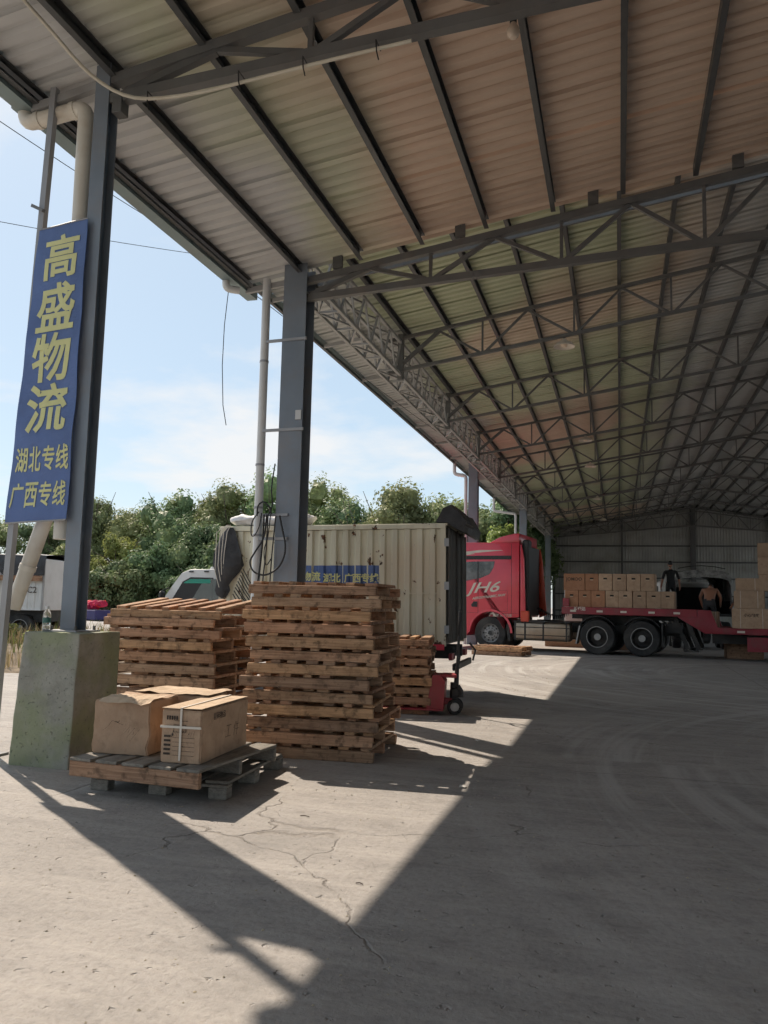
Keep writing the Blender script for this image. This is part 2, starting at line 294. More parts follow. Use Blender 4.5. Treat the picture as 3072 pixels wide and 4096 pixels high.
# ------------------------------------------------------------------ mesh helpers
class MB:
    def __init__(s): s.v = []; s.f = []
    def quad(s, a, b, c, d):
        i = len(s.v); s.v += [tuple(a), tuple(b), tuple(c), tuple(d)]; s.f.append((i, i + 1, i + 2, i + 3)); return s
    def box(s, x0, x1, y0, y1, z0, z1, bev=0.0, M=None):
        i = len(s.v)
        if bev <= 0:
            vs = [(x0, y0, z0), (x1, y0, z0), (x1, y1, z0), (x0, y1, z0), (x0, y0, z1), (x1, y0, z1), (x1, y1, z1), (x0, y1, z1)]
            fs = [(0, 3, 2, 1), (4, 5, 6, 7), (0, 1, 5, 4), (1, 2, 6, 5), (2, 3, 7, 6), (3, 0, 4, 7)]
        else:
            b = min(bev, (x1 - x0) * .45, (y1 - y0) * .45, (z1 - z0) * .45); vs = []; fs = []
            X, Y, Z = (x0, x1), (y0, y1), (z0, z1); sg = (1, -1)
            idx = {}
            for a in (0, 1):
                for c in (0, 1):
                    for d in (0, 1):
                        px, py, pz = X[a], Y[c], Z[d]
                        for ax, p in enumerate(((px, py + sg[c] * b, pz + sg[d] * b), (px + sg[a] * b, py, pz + sg[d] * b), (px + sg[a] * b, py + sg[c] * b, pz))):
                            idx[(a, c, d, ax)] = len(vs); vs.append(p)
            def K(a, c, d, ax): return idx[(a, c, d, ax)]
            for a in (0, 1):
                q = [K(a, 0, 0, 0), K(a, 1, 0, 0), K(a, 1, 1, 0), K(a, 0, 1, 0)]; fs.append(q if a else q[::-1])
                q = [K(0, a, 0, 1), K(1, a, 0, 1), K(1, a, 1, 1), K(0, a, 1, 1)]; fs.append(q[::-1] if a else q)
                q = [K(0, 0, a, 2), K(1, 0, a, 2), K(1, 1, a, 2), K(0, 1, a, 2)]; fs.append(q if a else q[::-1])
            for a in (0, 1):
                for c in (0, 1):
                    fs.append([K(a, c, 0, 0), K(a, c, 1, 0), K(a, c, 1, 1), K(a, c, 0, 1)])
                    fs.append([K(a, 0, c, 0), K(a, 1, c, 0), K(a, 1, c, 2), K(a, 0, c, 2)])
                    fs.append([K(0, a, c, 1), K(1, a, c, 1), K(1, a, c, 2), K(0, a, c, 2)])
                    for d in (0, 1): fs.append([K(a, c, d, 0), K(a, c, d, 1), K(a, c, d, 2)])
        if M is not None: vs = [tuple(M @ Vector(p)) for p in vs]
        s.v += vs; s.f += [tuple(i + k for k in q) for q in fs]; return s
    def bar(s, p0, p1, w, h, up=(0, 0, 1)):
        p0, p1 = Vector(p0), Vector(p1); d = (p1 - p0); L = d.length; d.normalize(); up = Vector(up)
        if abs(d.dot(up)) > .98: up = Vector((1, 0, 0))
        sd = d.cross(up).normalized(); u = sd.cross(d)
        M = Matrix((d, sd, u)).transposed().to_4x4(); M.translation = p0
        return s.box(0, L, -w / 2, w / 2, -h / 2, h / 2, M=M)
    def tube(s, pts, r, n=8, caps=True):
        pts = [Vector(p) for p in pts]; rr = r if isinstance(r, (list, tuple)) else [r] * len(pts)
        base = len(s.v); prev = None
        for k, p in enumerate(pts):
            d = (pts[min(k + 1, len(pts) - 1)] - pts[max(k - 1, 0)]).normalized()
            if prev is None: a = d.orthogonal().normalized()
            else: a = (prev - d * prev.dot(d)).normalized()
            prev = a; b = d.cross(a)
            for j in range(n):
                t = 2 * math.pi * j / n; s.v.append(tuple(p + (a * math.cos(t) + b * math.sin(t)) * rr[k]))
        for k in range(len(pts) - 1):
            for j in range(n):
                j2 = (j + 1) % n; s.f.append((base + k * n + j, base + k * n + j2, base + (k + 1) * n + j2, base + (k + 1) * n + j))
        if caps:
            s.f.append(tuple(base + j for j in range(n))[::-1]); s.f.append(tuple(base + (len(pts) - 1) * n + j for j in range(n)))
        return s
    def lathe(s, prof, n=24, M=None):
        base = len(s.v)
        for (r, z) in prof:
            for j in range(n):
                t = 2 * math.pi * j / n; p = Vector((r * math.cos(t), r * math.sin(t), z)); s.v.append(tuple(M @ p if M is not None else p))
        for k in range(len(prof) - 1):
            for j in range(n):
                j2 = (j + 1) % n; s.f.append((base + k * n + j, base + k * n + j2, base + (k + 1) * n + j2, base + (k + 1) * n + j))
        return s
    def prism(s, poly, y0, y1, M=None):
        """poly in (x,z), extruded along y"""
        i = len(s.v); n = len(poly); vs = [(x, y0, z) for x, z in poly] + [(x, y1, z) for x, z in poly]
        if M is not None: vs = [tuple(M @ Vector(p)) for p in vs]
        s.v += vs; s.f.append(tuple(i + k for k in range(n))); s.f.append(tuple(i + n + k for k in range(n))[::-1])
        for k in range(n):
            k2 = (k + 1) % n; s.f.append((i + k2, i + k, i + n + k, i + n + k2))
        return s
    def mesh(s, name, mat, smooth=False):
        me = bpy.data.meshes.new(name); me.from_pydata(s.v, [], s.f); me.update()
        if not getattr(s, 'raw', False):
            bm = bmesh.new(); bm.from_mesh(me); bmesh.ops.recalc_face_normals(bm, faces=bm.faces[:]); bm.to_mesh(me); bm.free()
        if smooth:
            me.polygons.foreach_set('use_smooth', [True] * len(me.polygons))
            try: me.set_sharp_from_angle(angle=R(38))
            except Exception: pass
        me.materials.append(MATS[mat]); return me
    def build(s, name, mat, parent=None, loc=(0, 0, 0), rot=(0, 0, 0), smooth=False):
        return obj(name, s.mesh(name, mat, smooth), parent, loc, rot)
def obj(name, me, parent=None, loc=(0, 0, 0), rot=(0, 0, 0), scale=None):
    o = bpy.data.objects.new(name, me); COL.objects.link(o); o.location = loc; o.rotation_euler = rot
    if scale: o.scale = scale
    if parent: o.parent = parent
    return o
def tag(o, label=None, cat=None, group=None, kind=None):
    if label: o['label'] = label
    if cat: o['category'] = cat
    if group: o['group'] = group
    if kind: o['kind'] = kind
    return o
def E(name, label, cat, loc=(0, 0, 0), rz=0.0, group=None):
    o = bpy.data.objects.new(name, None); COL.objects.link(o); o.location = loc; o.rotation_euler = (0, 0, rz); o.empty_display_size = .2
    return tag(o, label, cat, group)
UNIT = {}
def bar_obj(name, p0, p1, w, h, mat, parent, up=(0, 0, 1)):
    if mat not in UNIT: UNIT[mat] = MB().box(0, 1, -.5, .5, -.5, .5).mesh('steel_member', mat)
    p0, p1 = Vector(p0), Vector(p1); d = p1 - p0; L = d.length; d.normalize(); u = Vector(up)
    if abs(d.dot(u)) > .98: u = Vector((1, 0, 0))
    sd = d.cross(u).normalized(); u = sd.cross(d)
    M = Matrix((d * L, sd * w, u * h)).transposed().to_4x4(); M.translation = p0
    o = bpy.data.objects.new(name, UNIT[mat]); COL.objects.link(o); o.parent = parent; o.matrix_local = M
    return o
def text_mesh(name, txt, size, mat, offset=0.0, extrude=.002, sx=1.0, sy=1.0, align='CENTER', shear=0):
    cu = bpy.data.curves.new(name, 'FONT'); cu.body = txt; cu.size = size; cu.offset = offset; cu.extrude = extrude; cu.align_x = align; cu.align_y = 'CENTER'; cu.resolution_u = 3; cu.shear = shear
    o = bpy.data.objects.new(name, cu); COL.objects.link(o)
    dg = bpy.context.evaluated_depsgraph_get(); me = bpy.data.meshes.new_from_object(o.evaluated_get(dg))
    bpy.data.objects.remove(o); bpy.data.curves.remove(cu)
    for v in me.vertices: v.co.x *= sx; v.co.y *= sy
    me.materials.clear(); me.materials.append(MATS[mat]); return me
ORD = ['topmost', 'second from the top', 'third from the top', 'fourth from the top', 'fifth from the top', 'sixth from the top', 'seventh from the top', 'eighth from the top', 'ninth from the top', 'tenth from the top', 'eleventh from the top', 'twelfth from the top', 'lowest']
NTH = ['first', 'second', 'third', 'fourth', 'fifth', 'sixth', 'seventh', 'eighth', 'ninth', 'tenth', 'eleventh', 'twelfth']
def FRONT(z=0): return (R(90), 0, z)      # text upright, facing -Y

#@@SETTING
# ------------------------------------------------------------------ ground
def ground():
    m = MB(); xs = [-900, -200, -60, -30, -16, -8, 0, 8, 16, 30, 60, 200, 900]; ys = [-300, -60, -20, -8, 0, 8, 16, 24, 40, 60, 120, 300, 1500]
    for i, x in enumerate(xs):
        for y in ys: m.v.append((x, y, 0))
    k = len(ys)
    for i in range(len(xs) - 1):
        for j in range(k - 1): m.f.append((i * k + j, (i + 1) * k + j, (i + 1) * k + j + 1, i * k + j + 1))
    tag(m.build('ground', 'concrete_yard'), 'pale worn concrete yard with cracks and tyre marks', 'ground', kind='structure')
    # weedy verge on the left, a low bank of soil
    m = MB(); nx, ny = 46, 40; x0, x1, y0, y1 = -24, -8.6, 12.2, 22.5
    for i in range(nx + 1):
        for j in range(ny + 1):
            u, w = i / nx, j / ny; x = x0 + (x1 - x0) * u; y = y0 + (y1 - y0) * w
            e = min(min(u, 1 - u) * 9, min(w, 1 - w) * 7, 1.0)
            z = -.03 + e * (.24 + .30 * mnoise.noise((x * .5, y * .5, 3)) + .10 * mnoise.noise((x * 1.9, y * 1.9, 8)))
            m.v.append((x, y, max(z, -.03)))
    for i in range(nx):
        for j in range(ny): m.f.append((i * (ny + 1) + j, (i + 1) * (ny + 1) + j, (i + 1) * (ny + 1) + j + 1, i * (ny + 1) + j + 1))
    tag(m.build('verge', 'soil', smooth=True), 'low bank of bare soil beside the concrete yard', 'verge', kind='structure')
    # dry and green grass on it
    for nm, mt, cnt, hh, lab in (('dry_grass', 'grass_dry', 5200, .42, 'straw coloured dry grass on the soil bank'), ('weeds', 'grass_green', 2200, .5, 'green weeds growing on the soil bank')):
        m = MB(); m.raw = True; rr = random.Random(3 if 'dry' in nm else 4)
        for _ in range(cnt):
            x = rr.uniform(x0 + .6, x1 - .4); y = rr.uniform(y0 + .3, y1 - .6)
            if mnoise.noise((x * .7, y * .7, 20 if 'dry' in nm else 33)) < (-.15 if 'dry' in nm else .05): continue
            h = hh * rr.uniform(.35, 1.25); a = rr.uniform(0, 6.28); w = rr.uniform(.008, .02); lx, ly = rr.uniform(-.5, .5) * h, rr.uniform(-.5, .5) * h
            u, ww = (x - x0) / (x1 - x0), (y - y0) / (y1 - y0); e = min(min(u, 1 - u) * 9, min(ww, 1 - ww) * 7, 1.0)
            z = max(-.03 + e * (.24 + .30 * mnoise.noise((x * .5, y * .5, 3)) + .10 * mnoise.noise((x * 1.9, y * 1.9, 8))), 0) - .03
            dx, dy = math.cos(a) * w, math.sin(a) * w
            m.quad((x - dx, y - dy, z), (x + dx, y + dy, z), (x + dx * .7 + lx * .4, y + dy * .7 + ly * .4, z + h * .6), (x - dx * .7 + lx * .4, y - dy * .7 + ly * .4, z + h * .6))
            m.quad((x - dx * .7 + lx * .4, y - dy * .7 + ly * .4, z + h * .6), (x + dx * .7 + lx * .4, y + dy * .7 + ly * .4, z + h * .6), (x + lx + dx * .1, y + ly, z + h), (x + lx - dx * .1, y + ly, z + h))
        tag(m.build(nm, mt), lab, 'grass', kind='stuff')
def grit():
    m = MB(); m.raw = True; rr = random.Random(41)
    for _ in range(1500):
        y = 2.4 + 16 * rr.random() ** 1.6; x = rr.uniform(-6, 6) - .15 * y; q = rr.uniform(.003, .011) * (.7 + .06 * y); h = q * rr.uniform(.4, .9); a = rr.uniform(0, 6.28); i = len(m.v)
        for k in range(4): m.v.append((x + q * math.cos(a + k * 1.57) * rr.uniform(.6, 1.1), y + q * math.sin(a + k * 1.57) * rr.uniform(.6, 1.1), .001))
        m.v.append((x + rr.uniform(-.3, .3) * q, y + rr.uniform(-.3, .3) * q, h))
        m.f += [(i, i + 1, i + 4), (i + 1, i + 2, i + 4), (i + 2, i + 3, i + 4), (i + 3, i, i + 4)]
    tag(m.build('grit', 'stone'), 'fine grit and crumbs of concrete scattered over the yard', 'grit', kind='stuff')
ground()
grit()

# ------------------------------------------------------------------ the open shed
XE, XC, XR = -5.41, -4.5, 4.8
T1, T2 = 6.1, 10.8
FAR_T = [15.6, 20.35, 25.1, 29.85, 34.6, 39.35, 44.1, 48.85, 53.6, 58.3]
YW = 58.5
def z_near(x): return 6.16 + .152 * ((x if x < XR else 2 * XR - x) - XC)        # top chord centre, near canopy
def z_far(x): return 6.76 + .165 * ((x if x < XR else 2 * XR - x) - XC)
shed = E('open_shed', 'large open sided steel loading shed with corrugated roof on lattice trusses', 'building', (0, 0, 0))

def roof():
    def panel(width, L, mat='roof_sheet'):
        prof = []; n = 4; p = width / n
        for k in range(n):
            b = k * p; prof += [(b, 0), (b + p * .46, 0), (b + p * .62, .045), (b + p * .84, .045)]
        prof.append((width, 0))
        m = MB()
        for x in (0, L * .5, L): m.v += [(x, y, z) for y, z in prof]
        q = len(prof)
        for s_ in range(2):
            for k in range(q - 1): m.f.append((s_ * q + k, s_ * q + k + 1, (s_ + 1) * q + k + 1, (s_ + 1) * q + k))
        return m.mesh('roof_panel', mat)
    def lay(y0, y1, zf, xe, lift, w=.80, mt='roof_sheet'):
        n = round((y1 - y0) / w); w = (y1 - y0) / n
        sl = zf(0) - zf(-1); ang = math.atan(sl); L = (XR - xe) / math.cos(ang)
        me = panel(w + .03, L, mt)
        for k in range(n):
            y = y0 + k * w; lo = -.004 * (k % 5 == 0) + .0015 * (k % 2)
            obj('roof_panel', me, shed, (xe, y, zf(xe) + lift + lo), (0, -ang, 0))
            obj('roof_panel', me, shed, (2 * XR - xe, y + w + .03, zf(xe) + lift + lo), (0, -ang, R(180)))
    lay(-7.0, T2 + .12, z_near, XE, .20, mt='roof_sheet_near')
    lay(T2 + .12, YW + .2, z_far, XE - .40, .20)
    for (a, b) in ((-7, T2 + .12), (T2 + .12, YW)):
        zf = z_near if b < 20 else z_far
        MB().bar((XR, a, zf(XR) + .23), (XR, b, zf(XR) + .23), .5, .01).build('ridge_cap', 'roof_sheet', shed)
    # purlins: C sections on the top chords
    def purlin(x, y0, y1, zf):
        z = zf(x) + .12
        m = MB(); t = .006
        m.box(x - .03, x - .03 + t, y0, y1, z - .07, z + .07); m.box(x - .03 + t, x + .035, y0, y1, z + .064, z + .07); m.box(x - .03 + t, x + .035, y0, y1, z - .07, z - .064)
        m.build('purlin', 'steel_purlin', shed)
    k = 0; x = XE + .12
    nx = [XE + .08] + [XC + .02 + .915 * i for i in range(21)]
    for x in nx: purlin(x, -7, T2 - .02, z_near)
    x = .05 - .84 * 7
    while x < 2 * XR + 5.6:
        if abs(x - XR) > .05: purlin(x, T2 - .25, YW - .1, z_far)
        x += .84
roof()

def truss(y, zt, zb, side_only=False, web_mat='steel_truss', first=XC + .15, per=1.82, chord=.095, nm='roof_truss', wb=1.0):
    xl, xr = first, 2 * XR - first
    m = MB()
    for a, b in ((XC - .0 if nm == 'roof_truss' else xl, XR), (XR, 2 * XR - XC)):
        m.bar((a, y, zt(a)), (b, y, zt(b)), chord, chord)
        m.bar((a, y, zb(a)), (b, y, zb(b)), chord, chord)
    t = m.build('roof_truss', 'steel_truss', shed)
    bj = [xl + per * (i + 1) for i in range(40) if xl + per * (i + 1) < xr - .3]
    tj = [xl + per * .5 + per * i for i in range(40) if xl + per * .5 + per * i < xr - .1]
    lim = lambda v: min(max(v, xl), xr)
    for xb in bj:
        bar_obj('web_vertical', (xb, y, zb(xb) + chord * .4), (xb, y, zt(xb) - chord * .4), .045 * wb, .045 * wb, 'steel_truss', t)
        for xt in (xb - per * .5, xb + per * .5):
            if xl < xt < xr: bar_obj('web_diagonal', (xb + (.06 if xt > xb else -.06), y, zb(xb) + chord * .4), (xt, y, zt(xt) - chord * .4), .055 * wb, .055 * wb, 'steel_truss', t)
    bar_obj('web_diagonal', (xl, y, zb(xl) + .04), (xl + per * .5, y, zt(xl + per * .5) - .04), .07, .07, 'steel_truss', t)
    return t
def zb_near(x): xx = x if x < XR else 2 * XR - x; return 5.86 + .05 * (xx + 4.3)
def zb_far(x): xx = x if x < XR else 2 * XR - x; return 6.12 + .153 * (xx + 4.3)
for y in (1.35, T1, T2): truss(y, (lambda x: z_near(x) - .06) if y == T2 else (lambda x: z_near(x) + .03), (lambda x: zb_near(x) + .15) if y != T2 else zb_near, chord=.095)
for y in FAR_T[:-1]: truss(y, z_far, zb_far, per=1.78, chord=.066, wb=.8)
truss(YW - .35, z_far, lambda x: 6.3 + .085 * ((x if x < XR else 2 * XR - x) + 4.3), chord=.09)
# light beam under the start of the high roof and thin runner
bar_obj('cross_beam', (XC, T2 + .7, z_near(XC) + .18), (XR, T2 + .7, z_near(XR) + .18), .04, .05, 'steel_truss', shed)
bar_obj('cross_beam', (2 * XR - XC, T2 + .7, z_near(XC) + .18), (XR, T2 + .7, z_near(XR) + .18), .04, .05, 'steel_truss', shed)
# purlin cleats on the chord of the second truss
for i in range(10):
    x = -4.0 + i * 1.82
    if x < 2 * XR - XC: MB().box(x, x + .14, T2 - .03, T2 + .03, z_near(x) + .03, z_near(x) + .24).build('purlin_cleat', 'steel_truss', shed)

for y in (T1, T2): bar_obj('eave_beam', (XE + .02, y, z_near(XE) + .03), (XC, y, z_near(XC) - (.02 if y == T2 else -.04)), .06, .08, 'steel_girder', shed)
# columns
def h_column(x, y, z0, z1, w=.22, d=.22, flm='column_paint', webm='steel_blue', tf=.012):
    """H section, flanges facing +-Y"""
    m = MB(); m.box(-w / 2, w / 2, -d / 2, -d / 2 + tf, 0, z1 - z0); m.box(-w / 2, w / 2, d / 2 - tf, d / 2, 0, z1 - z0)
    c = m.build('column', flm, shed, (x, y, z0))
    MB().box(-.006, .006, -d / 2 + tf, d / 2 - tf, 0, z1 - z0).build('column_web', webm, c)
    return c
# first column on a cast concrete pedestal
def pedestal():
    m = MB(); N = 10
    vs = []
    b = (-4.885, -4.30, 5.80, 6.42); t = (-4.83, -4.285, 5.82, 6.40); H = 1.095
    bm = bmesh.new()
    def P(u, w, h):
        x = (b[0] + (b[1] - b[0]) * u) * (1 - h) + (t[0] + (t[1] - t[0]) * u) * h; y = (b[2] + (b[3] - b[2]) * w) * (1 - h) + (t[2] + (t[3] - t[2]) * w) * h
        z = h * H; j = .007
        return Vector((x + j * mnoise.noise((x * 5, y * 5, z * 5)), y + j * mnoise.noise((x * 5 + 9, y * 5, z * 5)), z + (j * mnoise.noise((x * 6, y * 6, 4)) if h > .99 else 0)))
    def grid(f, n1, n2):
        vv = [[bm.verts.new(f(i / n1, j / n2)) for j in range(n2 + 1)] for i in range(n1 + 1)]
        for i in range(n1):
            for j in range(n2): bm.faces.new((vv[i][j], vv[i + 1][j], vv[i + 1][j + 1], vv[i][j + 1]))
    grid(lambda u, h: P(u, 0, h), 8, 14); grid(lambda u, h: P(u, 1, h), 8, 14); grid(lambda u, h: P(0, u, h), 8, 14); grid(lambda u, h: P(1, u, h), 8, 14); grid(lambda u, w: P(u, w, 1), 8, 8)
    bmesh.ops.remove_doubles(bm, verts=bm.verts, dist=.001); bmesh.ops.recalc_face_normals(bm, faces=bm.faces[:])
    eds = [e for e in bm.edges if len(e.link_faces) == 2 and e.calc_face_angle(0) > .9]
    bmesh.ops.bevel(bm, geom=eds, offset=.012, segments=2, profile=.6, affect='EDGES')
    me = bpy.data.meshes.new('pedestal'); bm.to_mesh(me); bm.free(); me.materials.append(MATS['concrete_block'])
    obj('pedestal', me, shed)
pedestal()
c1 = h_column(-4.575, 6.12, 1.09, 6.42, .15, .155, 'column_paint', 'steel_blue')
MB().box(-.16, .16, -.17, .17, 0, .018, .004).build('base_plate', 'steel_column', shed, (-4.56, 6.1, 1.092))
for dx in (-.12, .12):
    for dy in (-.13, .13): MB().tube([(-4.56 + dx, 6.1 + dy, 1.10), (-4.56 + dx, 6.1 + dy, 1.145)], .012, 6).build('anchor_bolt', 'steel_truss', shed)
MB().box(-4.46, -4.36, T1 - .06, T1 + .06, 5.84, 6.0, .004).build('bracket', 'steel_truss', shed)
c2 = h_column(-4.54, 10.85, 0, 6.35, .36, .34, 'column_paint', 'steel_blue')
MB().box(-.045, .045, -.012, 0, 0, .14, .003).build('junction_box', 'pvc_white', shed, (-4.42, 10.675, 4.0))
for x, y in ((-5.12, 29.4), (-4.42, 39.35), (-4.42, 53.6)): h_column(x, y, 0, 6.62 if x < -5 else 6.75, .34, .34)
bar_obj('girder_bracket', (-5.12, 29.4, 6.12), (-4.25, 29.4, 6.12), .16, .2, 'steel_girder', shed)
for y in (1.35, T1, T2): h_column(2 * XR - XC, y, 0, 6.35, .3, .3)
for y in FAR_T[0::3]: h_column(2 * XR - XC, y, 0, 6.9, .3, .3)

def girder():
    g = E('lattice_girder', None, None); g.parent = shed
    xa, xb, za, zb = -4.62, -4.24, 6.02, 6.70
    segs = [T2 + .2] + [y for y in FAR_T if y in (25.1, 39.35, 53.6)] + [YW - .4]
    for a, b in zip(segs[:-1], segs[1:]):
        m = MB()
        for x in (xa, xb):
            m.bar((x, a, za), (x, b, za), .055, .055); m.bar((x, a, zb), (x, b, zb), .055, .055)
        m.build('girder_chord', 'steel_girder', g)
        n = int((b - a) / .8); st = (b - a) / n
        near = a < 30
        mm = MB()
        for k in range(n):
            y0, y1 = a + k * st, a + (k + 1) * st
            L = [((xa, y0, za), (xb, y0, za)), ((xa, y0, za), (xb, y1, za)) if k % 2 else ((xb, y0, za), (xa, y1, za)),
                 ((xb, y0, za), (xb, (y0 + y1) / 2, zb)), ((xb, (y0 + y1) / 2, zb), (xb, y1, za)), ((xa, y0, za), (xa, (y0 + y1) / 2, zb)), ((xa, (y0 + y1) / 2, zb), (xa, y1, za)), ((xa, y0, zb), (xb, y1, zb))]
            for p, q in L:
                if near: bar_obj('lacing_bar', p, q, .032, .032, 'steel_girder', g)
                else: mm.bar(p, q, .032, .032)
        if not near: tag(mm.build('lacing_bars', 'steel_girder', g), kind='stuff')
    for y in FAR_T: MB().box(xb - .06, xb + .05, y - .05, y + .05, za - .1, zb + .18).build('girder_post', 'steel_truss', g)
    # canopy outriggers carrying the eave
    for k in range(18):
        y = T2 + 1.8 + k * 2.6
        if y < YW: bar_obj('outrigger', (XE - .36, y, z_far(XE - .36) + .06), (xa, y, z_far(xa) + .02), .05, .07, 'steel_girder', shed)
girder()

def gutters():
    def gut(y0, y1, x, z, w=.17, h=.16):
        m = MB(); t = .006
        m.box(x - w, x, y0, y1, z, z + t); m.box(x - w, x - w + t, y0, y1, z + t, z + h); m.box(x - t, x, y0, y1, z + t, z + h * .8); m.box(x - w - .015, x - w, y0, y1, z + h - .012, z + h)
        m.box(x - w + t, x - t, y0, y0 + t, z + t, z + h * .8); m.box(x - w + t, x - t, y1 - t, y1, z + t, z + h * .8)
        m.build('gutter', 'gutter_steel', shed)
    gut(-7, T2 + .35, XE + .04, z_near(XE) + .02)
    gut(T2 + .5, YW, XE - .37, z_far(XE - .4) + .10, .13, .12)
    bar_obj('eave_trim', (XE + .06, -7, z_near(XE) + .15), (XE + .06, T2 + .1, z_near(XE) + .15), .03, .05, 'steel_column', shed)
gutters()

def wall():
    # corrugated end wall with girts, and unseen right-hand panels added to darken the shed
    def sheet(w, h):
        m = MB(); prof = []; n = 5; p = w / n
        for k in range(n): b = k * p; prof += [(b, 0), (b + p * .55, 0), (b + p * .65, .03), (b + p * .9, .03)]
        prof.append((w, 0)); q = len(prof)
        for z in (0, 1): m.v += [(x, -y, z * h) for x, y in prof]
        for k in range(q - 1): m.f.append((k, k + 1, q + k + 1, q + k))
        return m.mesh('wall_panel', 'wall_sheet')
    n = 20; w = (2 * (XR - XC)) / n
    ms = {}
    for k in range(n):
        x = XC + k * w; xm = x + w / 2; h = z_far(min(xm, 2 * XR - xm)) + .30
        key = round(h, 2)
        if key not in ms: ms[key] = sheet(w, h)
        obj('wall_panel', ms[key], shed, (x, YW, 0))
    for z in (1.2, 2.35, 3.5, 4.6, 5.7): bar_obj('wall_girt', (XC, YW - .09, z), (2 * XR - XC, YW - .09, z), .06, .09, 'steel_purlin', shed)
    for x, wd in ((0.2, .14), (XR, .34), (9.6, .14), (XC + .1, .2), (2 * XR - XC - .1, .2)): MB().box(x - wd / 2, x + wd / 2, YW - .32, YW - .16, 0, z_far(x) - .1).build('wall_post', 'steel_purlin', shed)
    me = sheet(1.2, 6.9)
    for k in range(14): obj('wall_panel', me, shed, (2 * XR - XC + .25, -7 + k * 1.2, 0), (0, 0, R(90)))  # unseen side panels, added to block light; short run lets fill in
    for k in range(3): obj('wall_panel', me, shed, (XC - .3, YW - 3.6 + k * 1.2, 0), (0, 0, R(90)))
wall()

# downpipes
def pipe_obj(name, pts, r, mat, parent, n=14): return MB().tube(pts, r, n).build(name, mat, parent, smooth=True)
def bend(a, b, c, rad=.1, k=5):
    a, b, c = Vector(a), Vector(b), Vector(c); p = b + (a - b).normalized() * rad; q = b + (c - b).normalized() * rad
    return [tuple((1 - t) ** 2 * p + 2 * (1 - t) * t * b + t * t * q) for t in [i / k for i in range(k + 1)]]
def downpipe(top, elbow, out, bottom, r=.055, mat='pvc_pipe'):
    pts = [top] + bend(top, elbow, out, .12) + bend(elbow, out, bottom, .12) + [bottom]
    d = pipe_obj('downpipe', pts, r, mat, shed)
    for p, q in ((elbow, out),):
        v = (Vector(q) - Vector(p)).normalized()
        for f in (.14, (Vector(q) - Vector(p)).length - .16):
            c = Vector(p) + v * f; MB().tube([c, c + v * .05], r + .008, 14).build('pipe_collar', mat, d, smooth=True)
    return d
MB().tube([(-5.50, 10.35, 6.08)] + bend((-5.50, 10.35, 6.08), (-5.50, 10.35, 5.93), (-5.30, 10.5, 5.93), .08) + [(-5.34, 10.47, 5.93)], .055, 12).build('gutter_outlet', 'pvc_white', shed, smooth=True)
downpipe((-5.50, 6.14, 6.1), (-5.50, 6.14, 5.94), (-4.80, 6.13, 6.0), (-4.765, 6.14, 1.9), .075)
MB().tube([(-4.93, 6.22, 2.35), (-5.30, 6.22, 1.28)], .068, 14).build('downpipe_outlet', 'pvc_pipe', shed, smooth=True)
MB().tube([(-5.165, 6.22, 1.67), (-5.18, 6.22, 1.625)], .076, 14).build('pipe_collar', 'pvc_pipe', shed, smooth=True)
MB().box(-5.60, -5.40, 6.04, 6.24, 6.06, 6.16, .01).build('gutter_outlet', 'gutter_steel', shed)
dp2 = pipe_obj('downpipe', [(-5.03, 10.75, 6.18), (-5.02, 10.75, 3.1), (-5.02, 10.75, 0)], .062, 'pvc_white', shed)
for z in (4.9, 3.35, 2.72, 2.32): MB().tube([(-5.025, 10.75, z), (-5.025, 10.75, z + .03)], .069, 12).build('pipe_clamp', 'steel_column', dp2, smooth=True)
for z in (5.20, 3.86, 2.62, 2.28): bar_obj('pipe_bracket', (-4.98, 10.70, z), (-4.33 if z > 3 else -4.52, 10.66, z), .03, .04, 'steel_column', shed)
downpipe((-5.84, 29.34, 6.68), (-5.84, 29.34, 6.22), (-5.40, 29.34, 6.14), (-5.385, 29.34, 0), .065, 'pvc_white')
downpipe((-5.84, 39.3, 6.68), (-5.84, 39.3, 5.98), (-4.78, 39.3, 5.84), (-4.74, 39.3, 0), .065, 'pvc_white')
